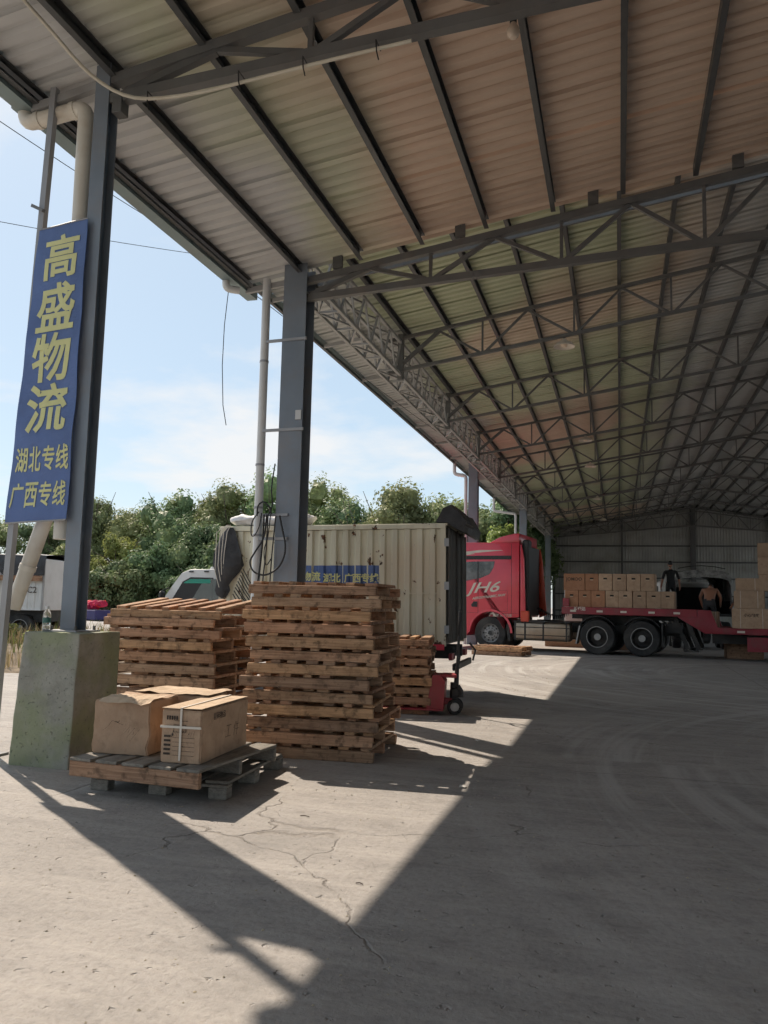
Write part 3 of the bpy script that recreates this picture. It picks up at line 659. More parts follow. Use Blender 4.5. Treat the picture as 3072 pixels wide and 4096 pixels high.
#@@SIGN
# ------------------------------------------------------------------ hanging sign beside the first column
def sign():
    # measured corners: the cloth hangs slightly askew on its pole
    TL, TR, BL, BR = Vector((-5.145, 6.02, 4.775)), Vector((-4.60, 5.99, 4.81)), Vector((-5.285, 6.02, 2.035)), Vector((-4.615, 5.99, 2.06))
    s = E('hanging_sign', 'tall blue banner sign with yellow Chinese lettering beside the first steel column', 'sign', tuple((BL + BR) / 2))
    o = (BL + BR) / 2
    def P(u, v, d=0.0):
        p = (TL * (1 - u) + TR * u) * v + (BL * (1 - u) + BR * u) * (1 - v)
        w = .006 * math.sin(v * 23 + u * 2) + .010 * mnoise.noise((u * 2, v * 6, 1)) + .005 * mnoise.noise((u * 5, v * 15, 4))
        return p + Vector((-.05, -1, 0)).normalized() * (w + d) - o
    m = MB(); nu, nv = 14, 60
    for dd in (0, -.004):
        b = len(m.v)
        for i in range(nu + 1):
            for j in range(nv + 1): m.v.append(tuple(P(i / nu, j / nv, dd)))
        for i in range(nu):
            for j in range(nv): m.f.append((b + i * (nv + 1) + j, b + (i + 1) * (nv + 1) + j, b + (i + 1) * (nv + 1) + j + 1, b + i * (nv + 1) + j + 1))
    m.raw = True
    m.build('banner', 'banner_blue', s, smooth=True)
    [MB().tube([P(i / 10, v) for i in range(11)], .008, 6).build('hem_rod', 'steel_column', s) for v in (1.0, 0.0)]
    Wd, Hh = 1.0, 1.0
    def letters(txt, uc, vc, wu, hv, off):
        me = text_mesh('lettering', txt, 1.0, 'letter_yellow', off, 0.0)
        xs = [v.co.x for v in me.vertices]; ys = [v.co.y for v in me.vertices]
        x0, x1, y0, y1 = min(xs), max(xs), min(ys), max(ys)
        bm = bmesh.new(); bm.from_mesh(me); bmesh.ops.subdivide_edges(bm, edges=[e for e in bm.edges if e.calc_length() > .12], cuts=2); 
        for v in bm.verts:
            u = uc + ((v.co.x - x0) / (x1 - x0) - .5) * wu; vv = vc + ((v.co.y - y0) / (y1 - y0) - .5) * hv
            v.co = P(u, vv, .005)
        bm.to_mesh(me); bm.free(); obj('lettering', me, s)
    for ch, vc, uc, wu, hv in (('高', .887, .53, .68, .155), ('盛', .714, .51, .72, .165), ('物', .543, .51, .70, .165), ('流', .373, .51, .70, .165)):
        letters(ch, uc, vc, wu, hv, .021)
    for i, ch in enumerate('湖北专线'): letters(ch, .165 + .232 * i, .205, .205, .082, .016)
    for i, ch in enumerate('广西专线'): letters(ch, .155 + .232 * i, .088, .205, .082, .016)
    p = E('sign_pole', 'thin grey steel pole carrying the blue banner sign', 'pole', (-5.29, 6.07, 0))
    lo = Vector((-5.29, 6.07, 0))
    MB().bar(Vector((-5.29, 6.07, .02)) - lo, Vector((-5.12, 6.07, 6.2)) - lo, .06, .06).build('post', 'steel_column', p)
    MB().bar(Vector((-5.24, 6.02, 5.02)) - lo, Vector((-5.06, 5.96, 4.92)) - lo, .03, .03).build('stub_bar', 'steel_truss', p)
    MB().box(-.10, .10, -.10, .10, 0, .02).build('foot_plate', 'steel_truss', p)
sign()

# ------------------------------------------------------------------ cables and lamps
def cables():
    pts = []
    ctl = [Vector(p) for p in ((-4.6, 4.2, 6.42), (-4.72, 4.9, 6.36), (-4.62, 5.35, 6.20), (-4.45, 5.72, 5.99), (-4.16, 5.95, 5.88), (-3.6, 6.0, 5.86), (-3.0, 6.0, 5.90), (-2.3, 6.0, 5.955), (-1.6, 6.0, 6.00))]
    for i in range(len(ctl) - 1):
        p0, p1, p2, p3 = ctl[max(i - 1, 0)], ctl[i], ctl[i + 1], ctl[min(i + 2, len(ctl) - 1)]
        for t in (0, .25, .5, .75):
            pts.append(.5 * ((2 * p1) + (p2 - p0) * t + (2 * p0 - 5 * p1 + 4 * p2 - p3) * t * t + (3 * p1 - p0 - 3 * p2 + p3) * t ** 3))
    pts.append(ctl[-1])
    base = pts[0]
    c = E('conduit_cable', 'pale conduit cable slung under the nearest roof truss', 'cable', tuple(base))
    MB().tube([p - base for p in pts], .016, 8).build('cable', 'cable_pale', c, smooth=True)
    for x in (-4.05, -3.15, -2.55, -1.9):
        z = 5.86 + .05 * (x + 4.3)
        q = Vector((x, 6.0, z - .02)) - base
        MB().tube([q + Vector((0, .12, .09)), q + Vector((0, -.02, .09)), q + Vector((.01, -.03, -.02)), q + Vector((.03, -.03, -.10))], .006, 5).build('wire_tie', 'cable_black', c)
    b = E('bare_bulb', 'bare frosted bulb hanging on a black cord at the top', 'lamp', (-.83, 6.5, 6.34))
    MB().lathe([(0, -.10), (.03, -.095), (.052, -.07), (.058, -.04), (.05, -.01), (.032, .02), (.025, .04)], 16).build('bulb', 'lamp_glass', b, smooth=True)
    MB().lathe([(.027, .04), (.03, .05), (.03, .11), (.02, .12), (0, .12)], 12).build('socket', 'black_plastic', b, smooth=True)
    MB().tube([(0, 0, .12), (.01, 0, .25), (-.01, .01, .33), (0, 0, .52)], .012, 6).build('cord', 'cable_black', b)
    for i, (x, y, z, w) in enumerate(((-.98, 15.6, 6.50, 'nearest'), (-.95, 25.1, 6.55, 'second nearest'), (-.96, 29.85, 6.55, 'third nearest'), (-.95, 39.35, 6.6, 'fourth nearest'), (-.88, 48.85, 6.6, 'farthest'), (6.6, 29.85, 6.7, 'far right'))):
        l = E('pendant_lamp', ('%s white pendant lamp in the row under the roof trusses' % w) if i < 5 else 'white pendant lamp right of the ridge under the far trusses', 'lamp', (x, y, z), group='pendant lamps under the trusses')
        MB().lathe([(.20, -.10), (.205, -.095), (.16, -.03), (.06, .02), (.04, .06), (0, .06)], 18).build('lamp_shade', 'lamp_shade', l, smooth=True)
        MB().lathe([(0, -.11), (.05, -.10), (.07, -.06), (.04, -.02)], 12).build('bulb', 'lamp_glass', l, smooth=True)
        MB().tube([(0, 0, .05), (0, 0, zb_far(x) - z)], .02, 6).build('stem', 'steel_truss', l)
    # black cable bundle on the second column
    k = E('cable_bundle', 'tangle of black cables looped over brackets on the second column', 'cable', (-4.85, 10.60, 1.6))
    o = Vector((-4.85, 10.60, 1.6))
    def run(pts, r=.012):
        P = [Vector(p) for p in pts]; out = []
        for i in range(len(P) - 1):
            p0, p1, p2, p3 = P[max(i - 1, 0)], P[i], P[i + 1], P[min(i + 2, len(P) - 1)]
            for t in (0, .2, .4, .6, .8): out.append(.5 * ((2 * p1) + (p2 - p0) * t + (2 * p0 - 5 * p1 + 4 * p2 - p3) * t * t + (3 * p1 - p0 - 3 * p2 + p3) * t ** 3))
        out.append(P[-1]); MB().tube([p - o for p in out], r, 6).build('cable', 'cable_black', k, smooth=True)
    y = 10.60
    run([(-4.72, y, 3.35), (-4.76, y, 3.0), (-4.74, y, 2.75), (-4.80, y, 2.6)], .010)
    run([(-4.97, y, 2.60), (-4.96, y, 2.74), (-4.88, y, 2.80), (-4.78, y, 2.72), (-4.75, y, 2.62)], .012)
    run([(-4.94, y, 2.66), (-5.04, y, 2.52), (-5.05, y, 2.34), (-5.0, y, 2.32), (-4.93, y, 2.45), (-4.90, y, 2.64)], .009)
    run([(-4.82, y, 2.62), (-4.85, y, 2.3), (-4.98, y, 2.08), (-5.05, y, 1.94), (-4.98, y, 1.80), (-4.80, y, 1.76), (-4.62, y, 1.86), (-4.53, y, 2.02), (-4.52, y, 2.2), (-4.57, y, 2.40), (-4.62, y, 2.6)], .013)
    run([(-4.86, y, 2.62), (-4.87, y, 2.2), (-4.90, y, 1.8), (-4.95, y, 1.4), (-5.0, y, .9)], .014)
    run([(-4.80, y, 2.62), (-4.81, y, 2.1), (-4.84, y, 1.7), (-4.83, y, 1.45), (-4.79, y, 1.38), (-4.74, y, 1.5), (-4.72, y, 2.0), (-4.68, y, 2.6)], .010)
    run([(-4.76, y, 2.62), (-4.79, y, 2.3), (-4.84, y, 2.1), (-4.80, y, 1.9), (-4.72, y, 2.0)], .008)
    run([(-4.80, y, 1.36), (-4.74, y, 1.33), (-4.66, y, 1.34)], .014)
    # dangling wire from the gutter end and service wires across the sky
    w = MB().tube([(0, 0, 0), (-.05, .02, -.5), (-.06, .03, -1.1), (-.02, .03, -1.7), (.05, .02, -2.0)], .006, 5).build('dangling_wire', 'cable_black', None, (-5.48, 10.40, 5.90)); tag(w, 'single thin wire dangling from the end of the near gutter', 'wire')
    for i, (a, b, sag, lab) in enumerate((((-15.5, 14.0, 13.55), (-13.4, 29.0, 13.9), .2, 'upper thin service wire crossing the sky behind the sign'), ((-21.6, 20.0, 13.87), (-12.6, 33.0, 16.3), .2, 'lower thin service wire crossing the sky behind the sign'), ((-5.8, 11.4, 6.45), (-2.0, 66, 8.9), .9, 'long thin wire running beside the far eave'), ((-14, 62, 9.6), (-2, 66, 9.2), .3, 'faint power line above the far trees'))):
        a, b = Vector(a), Vector(b); pts = [(a.lerp(b, t / 24) - a - Vector((0, 0, sag * 4 * (t / 24) * (1 - t / 24)))) for t in range(25)]
        tag(MB().tube(pts, .012 if i != 2 else .007, 5).build('service_wire', 'cable_black', None, tuple(a)), lab, 'wire')
cables()

#@@PALLETS
# ------------------------------------------------------------------ pallets
PM = {}
def pallet_meshes(W, D, sh, st):
    key = (W, D, sh, st)
    if key in PM: return PM[key]
    r = random.Random(hash(key) & 999); d = {}
    def board(lx, ly, lz, bev, ragged=0.004):
        m = MB().box(-lx / 2, lx / 2, -ly / 2, ly / 2, 0, lz, bev)
        m.v = [(x + r.uniform(-ragged, ragged), y + r.uniform(-ragged * .4, ragged * .4), z + r.uniform(-ragged, ragged) * .5) for x, y, z in m.v]
        return m.mesh('board', 'pallet_wood')
    d['stringer'] = [board(W, .045, sh, .006) for _ in range(4)]
    d['slat'] = [board(.075 + .012 * i, D - .10, st, .004) for i in range(4)]
    PM[key] = d; return d
def pallet(loc, rz, label, group, W=1.24, D=1.08, sh=.098, st=.022, nsl=7, rnd=None, tilt=(0, 0), bottom=0, hide_inner=False):
    rnd = rnd or random
    p = E('wooden_pallet', label, 'pallet', loc, rz, group); p.rotation_euler = (tilt[0], tilt[1], rz)
    d = pallet_meshes(W, D, sh, st)
    for yy in (-D / 2 + .03, 0, D / 2 - .03):
        obj('stringer', rnd.choice(d['stringer']), p, (rnd.uniform(-.012, .012), yy, 0), (0, 0, rnd.uniform(-.006, .006)))
    for k in range(nsl):
        x = -W / 2 + .06 + (W - .12) * k / (nsl - 1) + rnd.uniform(-.022, .022)
        if nsl == 7 and 0 < k < 6 and rnd.random() < .08: continue
        obj('deck_slat', rnd.choice(d['slat']), p, (x, rnd.uniform(-.03, .03), sh + .001), (rnd.uniform(-.004, .004), 0, rnd.uniform(-.03, .03)))
    return p
def stack(n, x, y, rz, name, W, D, pitch=.1215, jx=.05, jy=.03, seed=1, nsl=7, top=None):
    rr = random.Random(seed); zc = 0.0; hs = [rr.choice((-.006, -.002, .002, .006)) for _ in range(n)]; av = sum(hs) / n
    for k in range(n):
        o = ORD[n - 1 - k] if k > 0 else 'lowest'
        if k == 0 and n > 1: o = 'lowest'
        dx, dy = rr.uniform(-jx, jx), rr.uniform(-jy, jy); t = (0, 0)
        if top and k == n - 1: dx += top[0]; dy += top[1]; t = top[2]
        sh = round(pitch - .0325 + hs[k] - av, 4); zz = zc + (top[3] if top and k == n - 1 else 0)
        pallet((x + dx, y + dy, zz + .001), rz + rr.uniform(-.02, .02), 'brown wooden pallet, %s in the %s' % (o, name), 'pallets in the ' + name, W, D, sh, .031, nsl, rr, t); zc += sh + .0325
stack(13, -2.74, 7.50, R(4), 'tall stack beside the cartons', 1.22, 1.08, .1215, seed=11)
stack(11, -4.63, 8.13, R(2), 'stack behind the pedestal', 1.28, 1.08, .1215, .045, .03, seed=21, top=(-.02, .04, (R(5.5), 0), .02))
stack(8, -2.93, 10.72, R(8), 'small stack on the pallet jack', 1.05, 1.0, .1215, .04, .03, seed=31)
for k, lab in ((0, 'lower of the two pallets lying near the red truck front wheel'), (1, 'upper of the two pallets lying near the red truck front wheel')):
    pallet((-3.28 + .03 * k, 23.75, k * .13 + .001), R(-10), lab, 'two pallets lying by the red truck', 1.45, 1.1, .105, .022, 9)
# two greyer pallets carrying the cartons in front
def carton_pallets():
    for nm, loc, rz, W, D, sh, lab, fm in (('lower', (-3.23, 5.92, 0.001), R(4), 1.06, 1.14, .10, 'weathered grey pallet on the ground under the carton pallet', 'pallet_wood_grey'), ('upper', (-3.22, 5.66, .128), R(-3.5), 1.07, 1.14, .105, 'weathered pallet with yellow front board carrying three cartons', 'pallet_wood')):
        p = E('wooden_pallet', lab, 'pallet', loc, rz, 'grey pallets under the cartons')
        for i, yy in enumerate((-D / 2 + .02, 0, D / 2 - .02)):
            if nm == 'upper': MB().box(-W / 2, W / 2, yy - .02, yy + .02, 0, sh, .005).build('stringer', fm if i == 0 else 'pallet_wood_grey', p)
            else:
                MB().box(-W / 2, W / 2, yy - .05, yy + .05, sh - .02, sh, .003).build('stringer_board', fm, p)
                for xx in (-W / 2 + .07, 0, W / 2 - .07): MB().box(xx - .07, xx + .07, yy - .05, yy + .05, 0, sh - .021, .005).build('block', fm, p)
        n = 5
        for k in range(n):
            w = (W / n) * .84; x = -W / 2 + w / 2 + (W - w) * k / (n - 1)
            MB().box(x - w / 2, x + w / 2, -D / 2, D / 2, sh + .001, sh + .022, .004).build('deck_slat', 'pallet_wood_grey', p)
carton_pallets()
ZD = .128 + .105 + .0235

def crumple(m, amt, sc, seed):
    return [(x + amt * mnoise.noise((x * sc, y * sc, z * sc + seed)), y + amt * mnoise.noise((x * sc + 31, y * sc, z * sc + seed)), max(z + amt * .7 * mnoise.noise((x * sc, y * sc + 17, z * sc + seed)), .001)) for x, y, z in m]
def carton_body(w, d, h, mat, amt=0.0, sc=6, seed=0, n=(8, 10, 8)):
    bm = bmesh.new(); bmesh.ops.create_cube(bm, size=1.0)
    for v in bm.verts: v.co = Vector((v.co.x * w, v.co.y * d, (v.co.z + .5) * h))
    bmesh.ops.bevel(bm, geom=bm.edges[:], offset=.008, segments=2, affect='EDGES')
    if amt:
        bmesh.ops.subdivide_edges(bm, edges=[e for e in bm.edges if e.calc_length() > .1], cuts=7, use_grid_fill=True)
        pts = crumple([tuple(v.co) for v in bm.verts], amt, sc, seed)
        for v, p in zip(bm.verts, pts): v.co = p
    me = bpy.data.meshes.new('carton_body'); bm.to_mesh(me); bm.free(); me.materials.append(MATS[mat])
    me.polygons.foreach_set('use_smooth', [True] * len(me.polygons))
    try: me.set_sharp_from_angle(angle=R(30))
    except Exception: pass
    return me
def near_cartons():
    # long strapped carton
    w, d, h = .30, .86, .365
    c = E('long_carton', 'long strapped cardboard carton with printed form on its front end', 'carton', (-2.985, 5.64, ZD), R(4))
    obj('carton_body', carton_body(w, d, h, 'cardboard', .006, 5, 3), c)
    for sx in (-1, 1):
        m = MB().box(-w * .25 * 1 - .003, w * .25 - .003, -d / 2 - .004, d / 2 + .004, 0, .004); m.v = [(x, y, z + .006 * mnoise.noise((x * 9, y * 7, sx)) + .004) for x, y, z in m.v]
        m.build('top_flap', 'cardboard_pale', c, (sx * w * .252, 0, h + .004))
    MB().box(-.007, .007, -d / 2 - .006, d / 2 + .006, h + .016, h + .019).build('strap', 'strap_white', c)
    MB().box(-.0075, .0075, -d / 2 - .014, -d / 2 - .008, .02, h + .018).build('strap', 'strap_white', c)
    MB().box(-w / 2 - .004, w / 2 + .004, -d / 2 - .016, -d / 2 - .009, h * .66, h * .66 + .016).build('strap', 'strap_white', c)
    m = MB()
    for i in range(5): m.box(-.06, .105, -d / 2 - .010, -d / 2 - .0085, .055 + i * .030, .057 + i * .030)
    for i in range(5): m.box(-.125, -.075, -d / 2 - .010, -d / 2 - .0085, .057 + i * .030, .072 + i * .030)
    m.box(-.05, .05, -d / 2 - .010, -d / 2 - .0085, .29, .293); 
    for a in (-.055, .035): m.box(a, a + .003, -d / 2 - .010, -d / 2 - .0085, .215, .262)
    m.box(-.055, .038, -d / 2 - .010, -d / 2 - .0085, .262, .265); m.box(-.055, .038, -d / 2 - .010, -d / 2 - .0085, .213, .216)
    for i in range(5): m.box(-.11 + i * .018, -.098 + i * .018, -d / 2 - .010, -d / 2 - .0085, .297, .325)
    m.build('printed_form', 'ink', c)
    for txt, x, z, s_ in (('品名', -.10, .190, .022), ('型号', -.10, .160, .020), ('数量', -.10, .100, .020), ('重量', -.10, .070, .020)):
        pass
    obj('handwriting', text_mesh('handwriting', '科学组', .062, 'ink', -.002, .0005, 1.0, 1.0, shear=.3), c, (.01, -d / 2 - .011, .197), FRONT())
    obj('handwriting', text_mesh('handwriting', '工 件', .12, 'ink', -.003, .0005, 1.0, 1.0, shear=.2), c, (w / 2 + .010, .10, .16), (R(90), 0, R(90)))
    obj('print', text_mesh('print', '易碎物品', .055, 'ink', 0, .0005), c, (w / 2 + .010, -.14, .30), (R(90), 0, R(90)))
    # crushed carton wrapped in clear film
    w, d, h = .45, .46, .395
    c = E('crushed_carton', 'crumpled taped carton at the front left of the pallet', 'carton', (-3.535, 5.56, ZD), R(4))
    obj('carton_body', carton_body(w, d, h, 'cardboard', .024, 9, 8), c)
    m = MB()
    n1 = 12
    for i in range(n1 + 1):
        for j in range(6):
            x = -w / 2 + .06 + (w - .04) * i / n1; y = -d / 2 - .05 + .30 * j / 5
            m.v.append((x, y, h + .012 + .014 * mnoise.noise((x * 14, y * 14, 2)) - (.05 if j == 0 else 0) * (.6 + .5 * mnoise.noise((x * 10, 1, 1)))))
    for i in range(n1):
        for j in range(5): m.f.append((i * 6 + j, (i + 1) * 6 + j, (i + 1) * 6 + j + 1, i * 6 + j + 1))
    m.build('torn_flap', 'cardboard_pale', c)
    obj('handwriting', text_mesh('handwriting', '广州', .13, 'ink', -.004, .0005, shear=.4), c, (0, -d / 2 - .028, .18), (R(90), R(18), 0))
    # third carton behind
    w, d, h = .60, .42, .385
    c = E('open_carton', 'wide carton with ragged top flaps behind the other two cartons', 'carton', (-3.44, 6.06, ZD), R(2))
    obj('carton_body', carton_body(w, d, h, 'cardboard', .010, 6, 14), c)
    m = MB(); 
    for i in range(15):
        x = -w / 2 - .01 + (w + .05) * i / 14
        for j in range(5): y = -d / 2 - .02 + (d + .03) * j / 4; m.v.append((x, y, h + .012 + .020 * mnoise.noise((x * 9, y * 8, 5))))
    for i in range(14):
        for j in range(4): m.f.append((i * 5 + j, (i + 1) * 5 + j, (i + 1) * 5 + j + 1, i * 5 + j + 1))
    m.build('top_flap', 'cardboard_pale', c)
near_cartons()

def small_things():
    b = E('plastic_bottle', 'clear plastic water bottle with green label on the concrete pedestal', 'bottle', (-4.70, 5.93, 1.095))
    MB().lathe([(0, 0), (.030, 0), (.033, .006), (.033, .05), (.030, .055), (.033, .06), (.033, .145), (.028, .165), (.016, .19), (.014, .195)], 20).build('body', 'bottle_plastic', b, smooth=True)
    MB().lathe([(.0338, .075), (.0338, .118)], 20).build('label_band', 'bottle_label', b, smooth=True)
    MB().lathe([(.0162, .192), (.0165, .215), (0, .217)], 16).build('cap', 'bottle_cap', b, smooth=True)
    for i, (x, y, z, s_, lab) in enumerate(((-1.2, 6.36, 0, .05, 'small scrap of white paper on the shaded concrete'), (-1.42, 8.55, 0, .035, 'tiny white scrap near the tall pallet stack shadow'), (-1.28, 4.05, 0, .03, 'small dark twig lying on the sunlit concrete'), (-2.02, 5.15, 0, .05, 'thin rusty nail lying on sunlit concrete'))):
        m = MB()
        if i < 2:
            for a in range(4):
                for c in range(4): m.v.append((a * s_ / 3, c * s_ / 2.2, .004 + .02 * abs(mnoise.noise((a * .9, c * .8, i)))))
            for a in range(3):
                for c in range(3): m.f.append((a * 4 + c, a * 4 + c + 1, a * 4 + c + 5, a * 4 + c + 4))
            tag(m.build('paper_scrap', 'paper_white', None, (x, y, z + .002), (0, 0, i)), lab, 'litter')
        else:
            m.tube([(0, 0, .006), (s_ * .6, .006, .008), (s_ * 1.3, -.004, .006)], .003, 5); tag(m.build('twig' if i == 2 else 'nail', 'bark', None, (x, y, z)), lab, 'litter')
    tag(MB().tube([(0, 0, .03), (.16, .05, .05), (.30, .02, .03), (.36, .02, .02)], [.02, .09, .07, .01], 8).build('stone', 'stone', None, (-9.6, 13.6, .12), smooth=True), 'pale rounded stone on the soil bank', 'stone')
small_things()

#@@JACK
# ------------------------------------------------------------------ pallet jack
def wheel_mesh(r, w, mat='rubber', n=28, rimr=.58):
    m = MB(); M = Matrix.Rotation(R(90), 4, 'X')
    m.lathe([(r * rimr, -w / 2), (r * .93, -w / 2), (r * .985, -w * .42), (r, -w * .3), (r, w * .3), (r * .985, w * .42), (r * .93, w / 2), (r * rimr, w / 2)], n, M)
    return m.mesh('tyre', mat, True)
def jack():
    j = E('pallet_jack', 'red hand pallet jack with upright black handle under the small stack', 'pallet jack', (-2.07, 10.55, 0), R(8))
    # local: forks point to -x, tiller on +x
    for s_ in (-1, 1): MB().box(-1.05, -.12, s_ * .19 - .075, s_ * .19 + .075, .06, .085, .006).build('fork', 'red_jack', j)
    MB().prism([(-.34, .06), (-.12, .06), (-.10, .42), (-.16, .50), (-.26, .50)], -.22, .22).build('frame', 'red_jack', j)
    MB().box(-.16, .04, -.16, .16, .47, .51, .008).build('top_plate', 'red_jack', j)
    MB().box(-.14, .02, -.05, .05, .12, .20, .005).build('link_arm', 'red_jack', j)
    MB().tube([(0, 0, .12), (0, 0, .40)], [.055, .045], 14).build('pump', 'chassis', j, smooth=True)
    MB().tube([(.05, -.04, .36), (.09, -.04, .30), (.09, -.04, .22)], .035, 10).build('lowering_valve', 'chassis', j, smooth=True)
    MB().box(-.03, .10, -.06, .06, .22, .33, .01).build('pump_base', 'chassis', j)
    for s_ in (-1, 1):
        t = obj('wheel', wheel_mesh(.10, .05), j, (.02, s_ * .09, .10)); MB().lathe([(0, -.026), (.055, -.026), (.055, .026), (0, .026)], 16, Matrix.Rotation(R(90), 4, 'X')).build('rim', 'rim_grey', t)
    MB().tube([(.03, 0, .34), (.04, 0, .60)], [.034, .026], 10).build('tiller_socket', 'chassis', j, smooth=True)
    MB().tube([(.04, 0, .58), (.06, 0, 1.02)], .018, 10).build('tiller', 'chassis', j, smooth=True)
    MB().tube([(.06, 0, 1.0), (.06, -.10, 1.10), (.07, -.13, 1.20), (.07, -.09, 1.30), (.07, 0, 1.33), (.07, .09, 1.30), (.07, .13, 1.20), (.06, .10, 1.10), (.06, 0, 1.0)], .016, 8).build('handle_loop', 'chassis', j, smooth=True)
    MB().tube([(.065, 0, 1.02), (.07, 0, 1.22)], .011, 6).build('release_lever', 'chassis', j)
jack()
#@@TRUCKS
def bev_prism(poly, y0, y1, bev, name, mat, parent, seg=2, ang=.5, loc=(0, 0, 0)):
    m = MB().prism(poly, y0, y1); me = m.mesh(name, mat); bm = bmesh.new(); bm.from_mesh(me)
    eds = [e for e in bm.edges if len(e.link_faces) == 2 and e.calc_face_angle(0) > ang]
    bmesh.ops.bevel(bm, geom=eds, offset=bev, segments=seg, profile=.5, affect='EDGES', clamp_overlap=True)
    bm.to_mesh(me); bm.free(); me.polygons.foreach_set('use_smooth', [True] * len(me.polygons))
    try: me.set_sharp_from_angle(angle=R(35))
    except Exception: pass
    return obj(name, me, parent, loc)
def corr_sheet(L, H, pitch, dep, n=None):
    """corrugated sheet in xz, ribs vertical, proud towards +y"""
    prof = []; k = max(1, round(L / pitch)); p = L / k
    for i in range(k): b = i * p; prof += [(b, 0), (b + p * .34, 0), (b + p * .46, dep), (b + p * .84, dep), (b + p * .96, 0)]
    prof.append((L, 0)); m = MB(); q = len(prof)
    for z in (0, H): m.v += [(x, y, z) for x, y in prof]
    for i in range(q - 1): m.f.append((i, i + 1, q + i + 1, q + i))
    return m
def lug_ring(r, z, n, s, mat, parent, loc, name='lug_nut'):
    m = MB()
    for k in range(n):
        t = 2 * math.pi * k / n; m.box(r * math.cos(t) - s, r * math.cos(t) + s, z - .02, z + .02, r * math.sin(t) - s, r * math.sin(t) + s)
    return m.build(name, mat, parent, loc)
def truck_wheel(parent, x, y, r, w, side=1, front=False):
    t = obj('wheel', wheel_mesh(r, w, rimr=.57), parent, (x, y, r))
    Mx = Matrix.Rotation(R(-90 * side), 4, 'X')
    if front: prof = [(0, w * .46), (r * .15, w * .46), (r * .17, w * .40), (r * .20, w * .30), (r * .36, w * .30), (r * .44, w * .22), (r * .52, w * .30), (r * .575, w * .44), (r * .59, w * .49)]
    else: prof = [(0, w * .25), (r * .20, w * .25), (r * .22, w * .10), (r * .24, -w * .1), (r * .46, -w * .18), (r * .52, w * .2), (r * .565, w * .46), (r * .60, w * .50)]
    MB().lathe(prof, 26, Mx).build('rim', 'rim_grey' if front else 'chassis', t, smooth=True)
    if front:
        lug_ring(r * .30, side * w * .32, 10, .016, 'chassis', t, (0, 0, 0)); lug_ring(r * .44, side * w * .25, 10, .026, 'black_plastic', t, (0, 0, 0), 'vent_hole')
        MB().lathe([(0, w * .47), (r * .14, w * .47), (r * .14, w * .30)], 16, Mx).build('hub', 'chassis', t)
    else:
        MB().lathe([(r * .56, w * .47), (r * .565, w * .505), (r * .60, w * .505), (r * .605, w * .47)], 26, Mx).build('rim_ring', 'rim_grey', t, smooth=True)
        MB().lathe([(0, w * .27), (r * .19, w * .27), (r * .2, w * .1)], 16, Mx).build('hub', 'rim_grey', t, smooth=True)
    return t
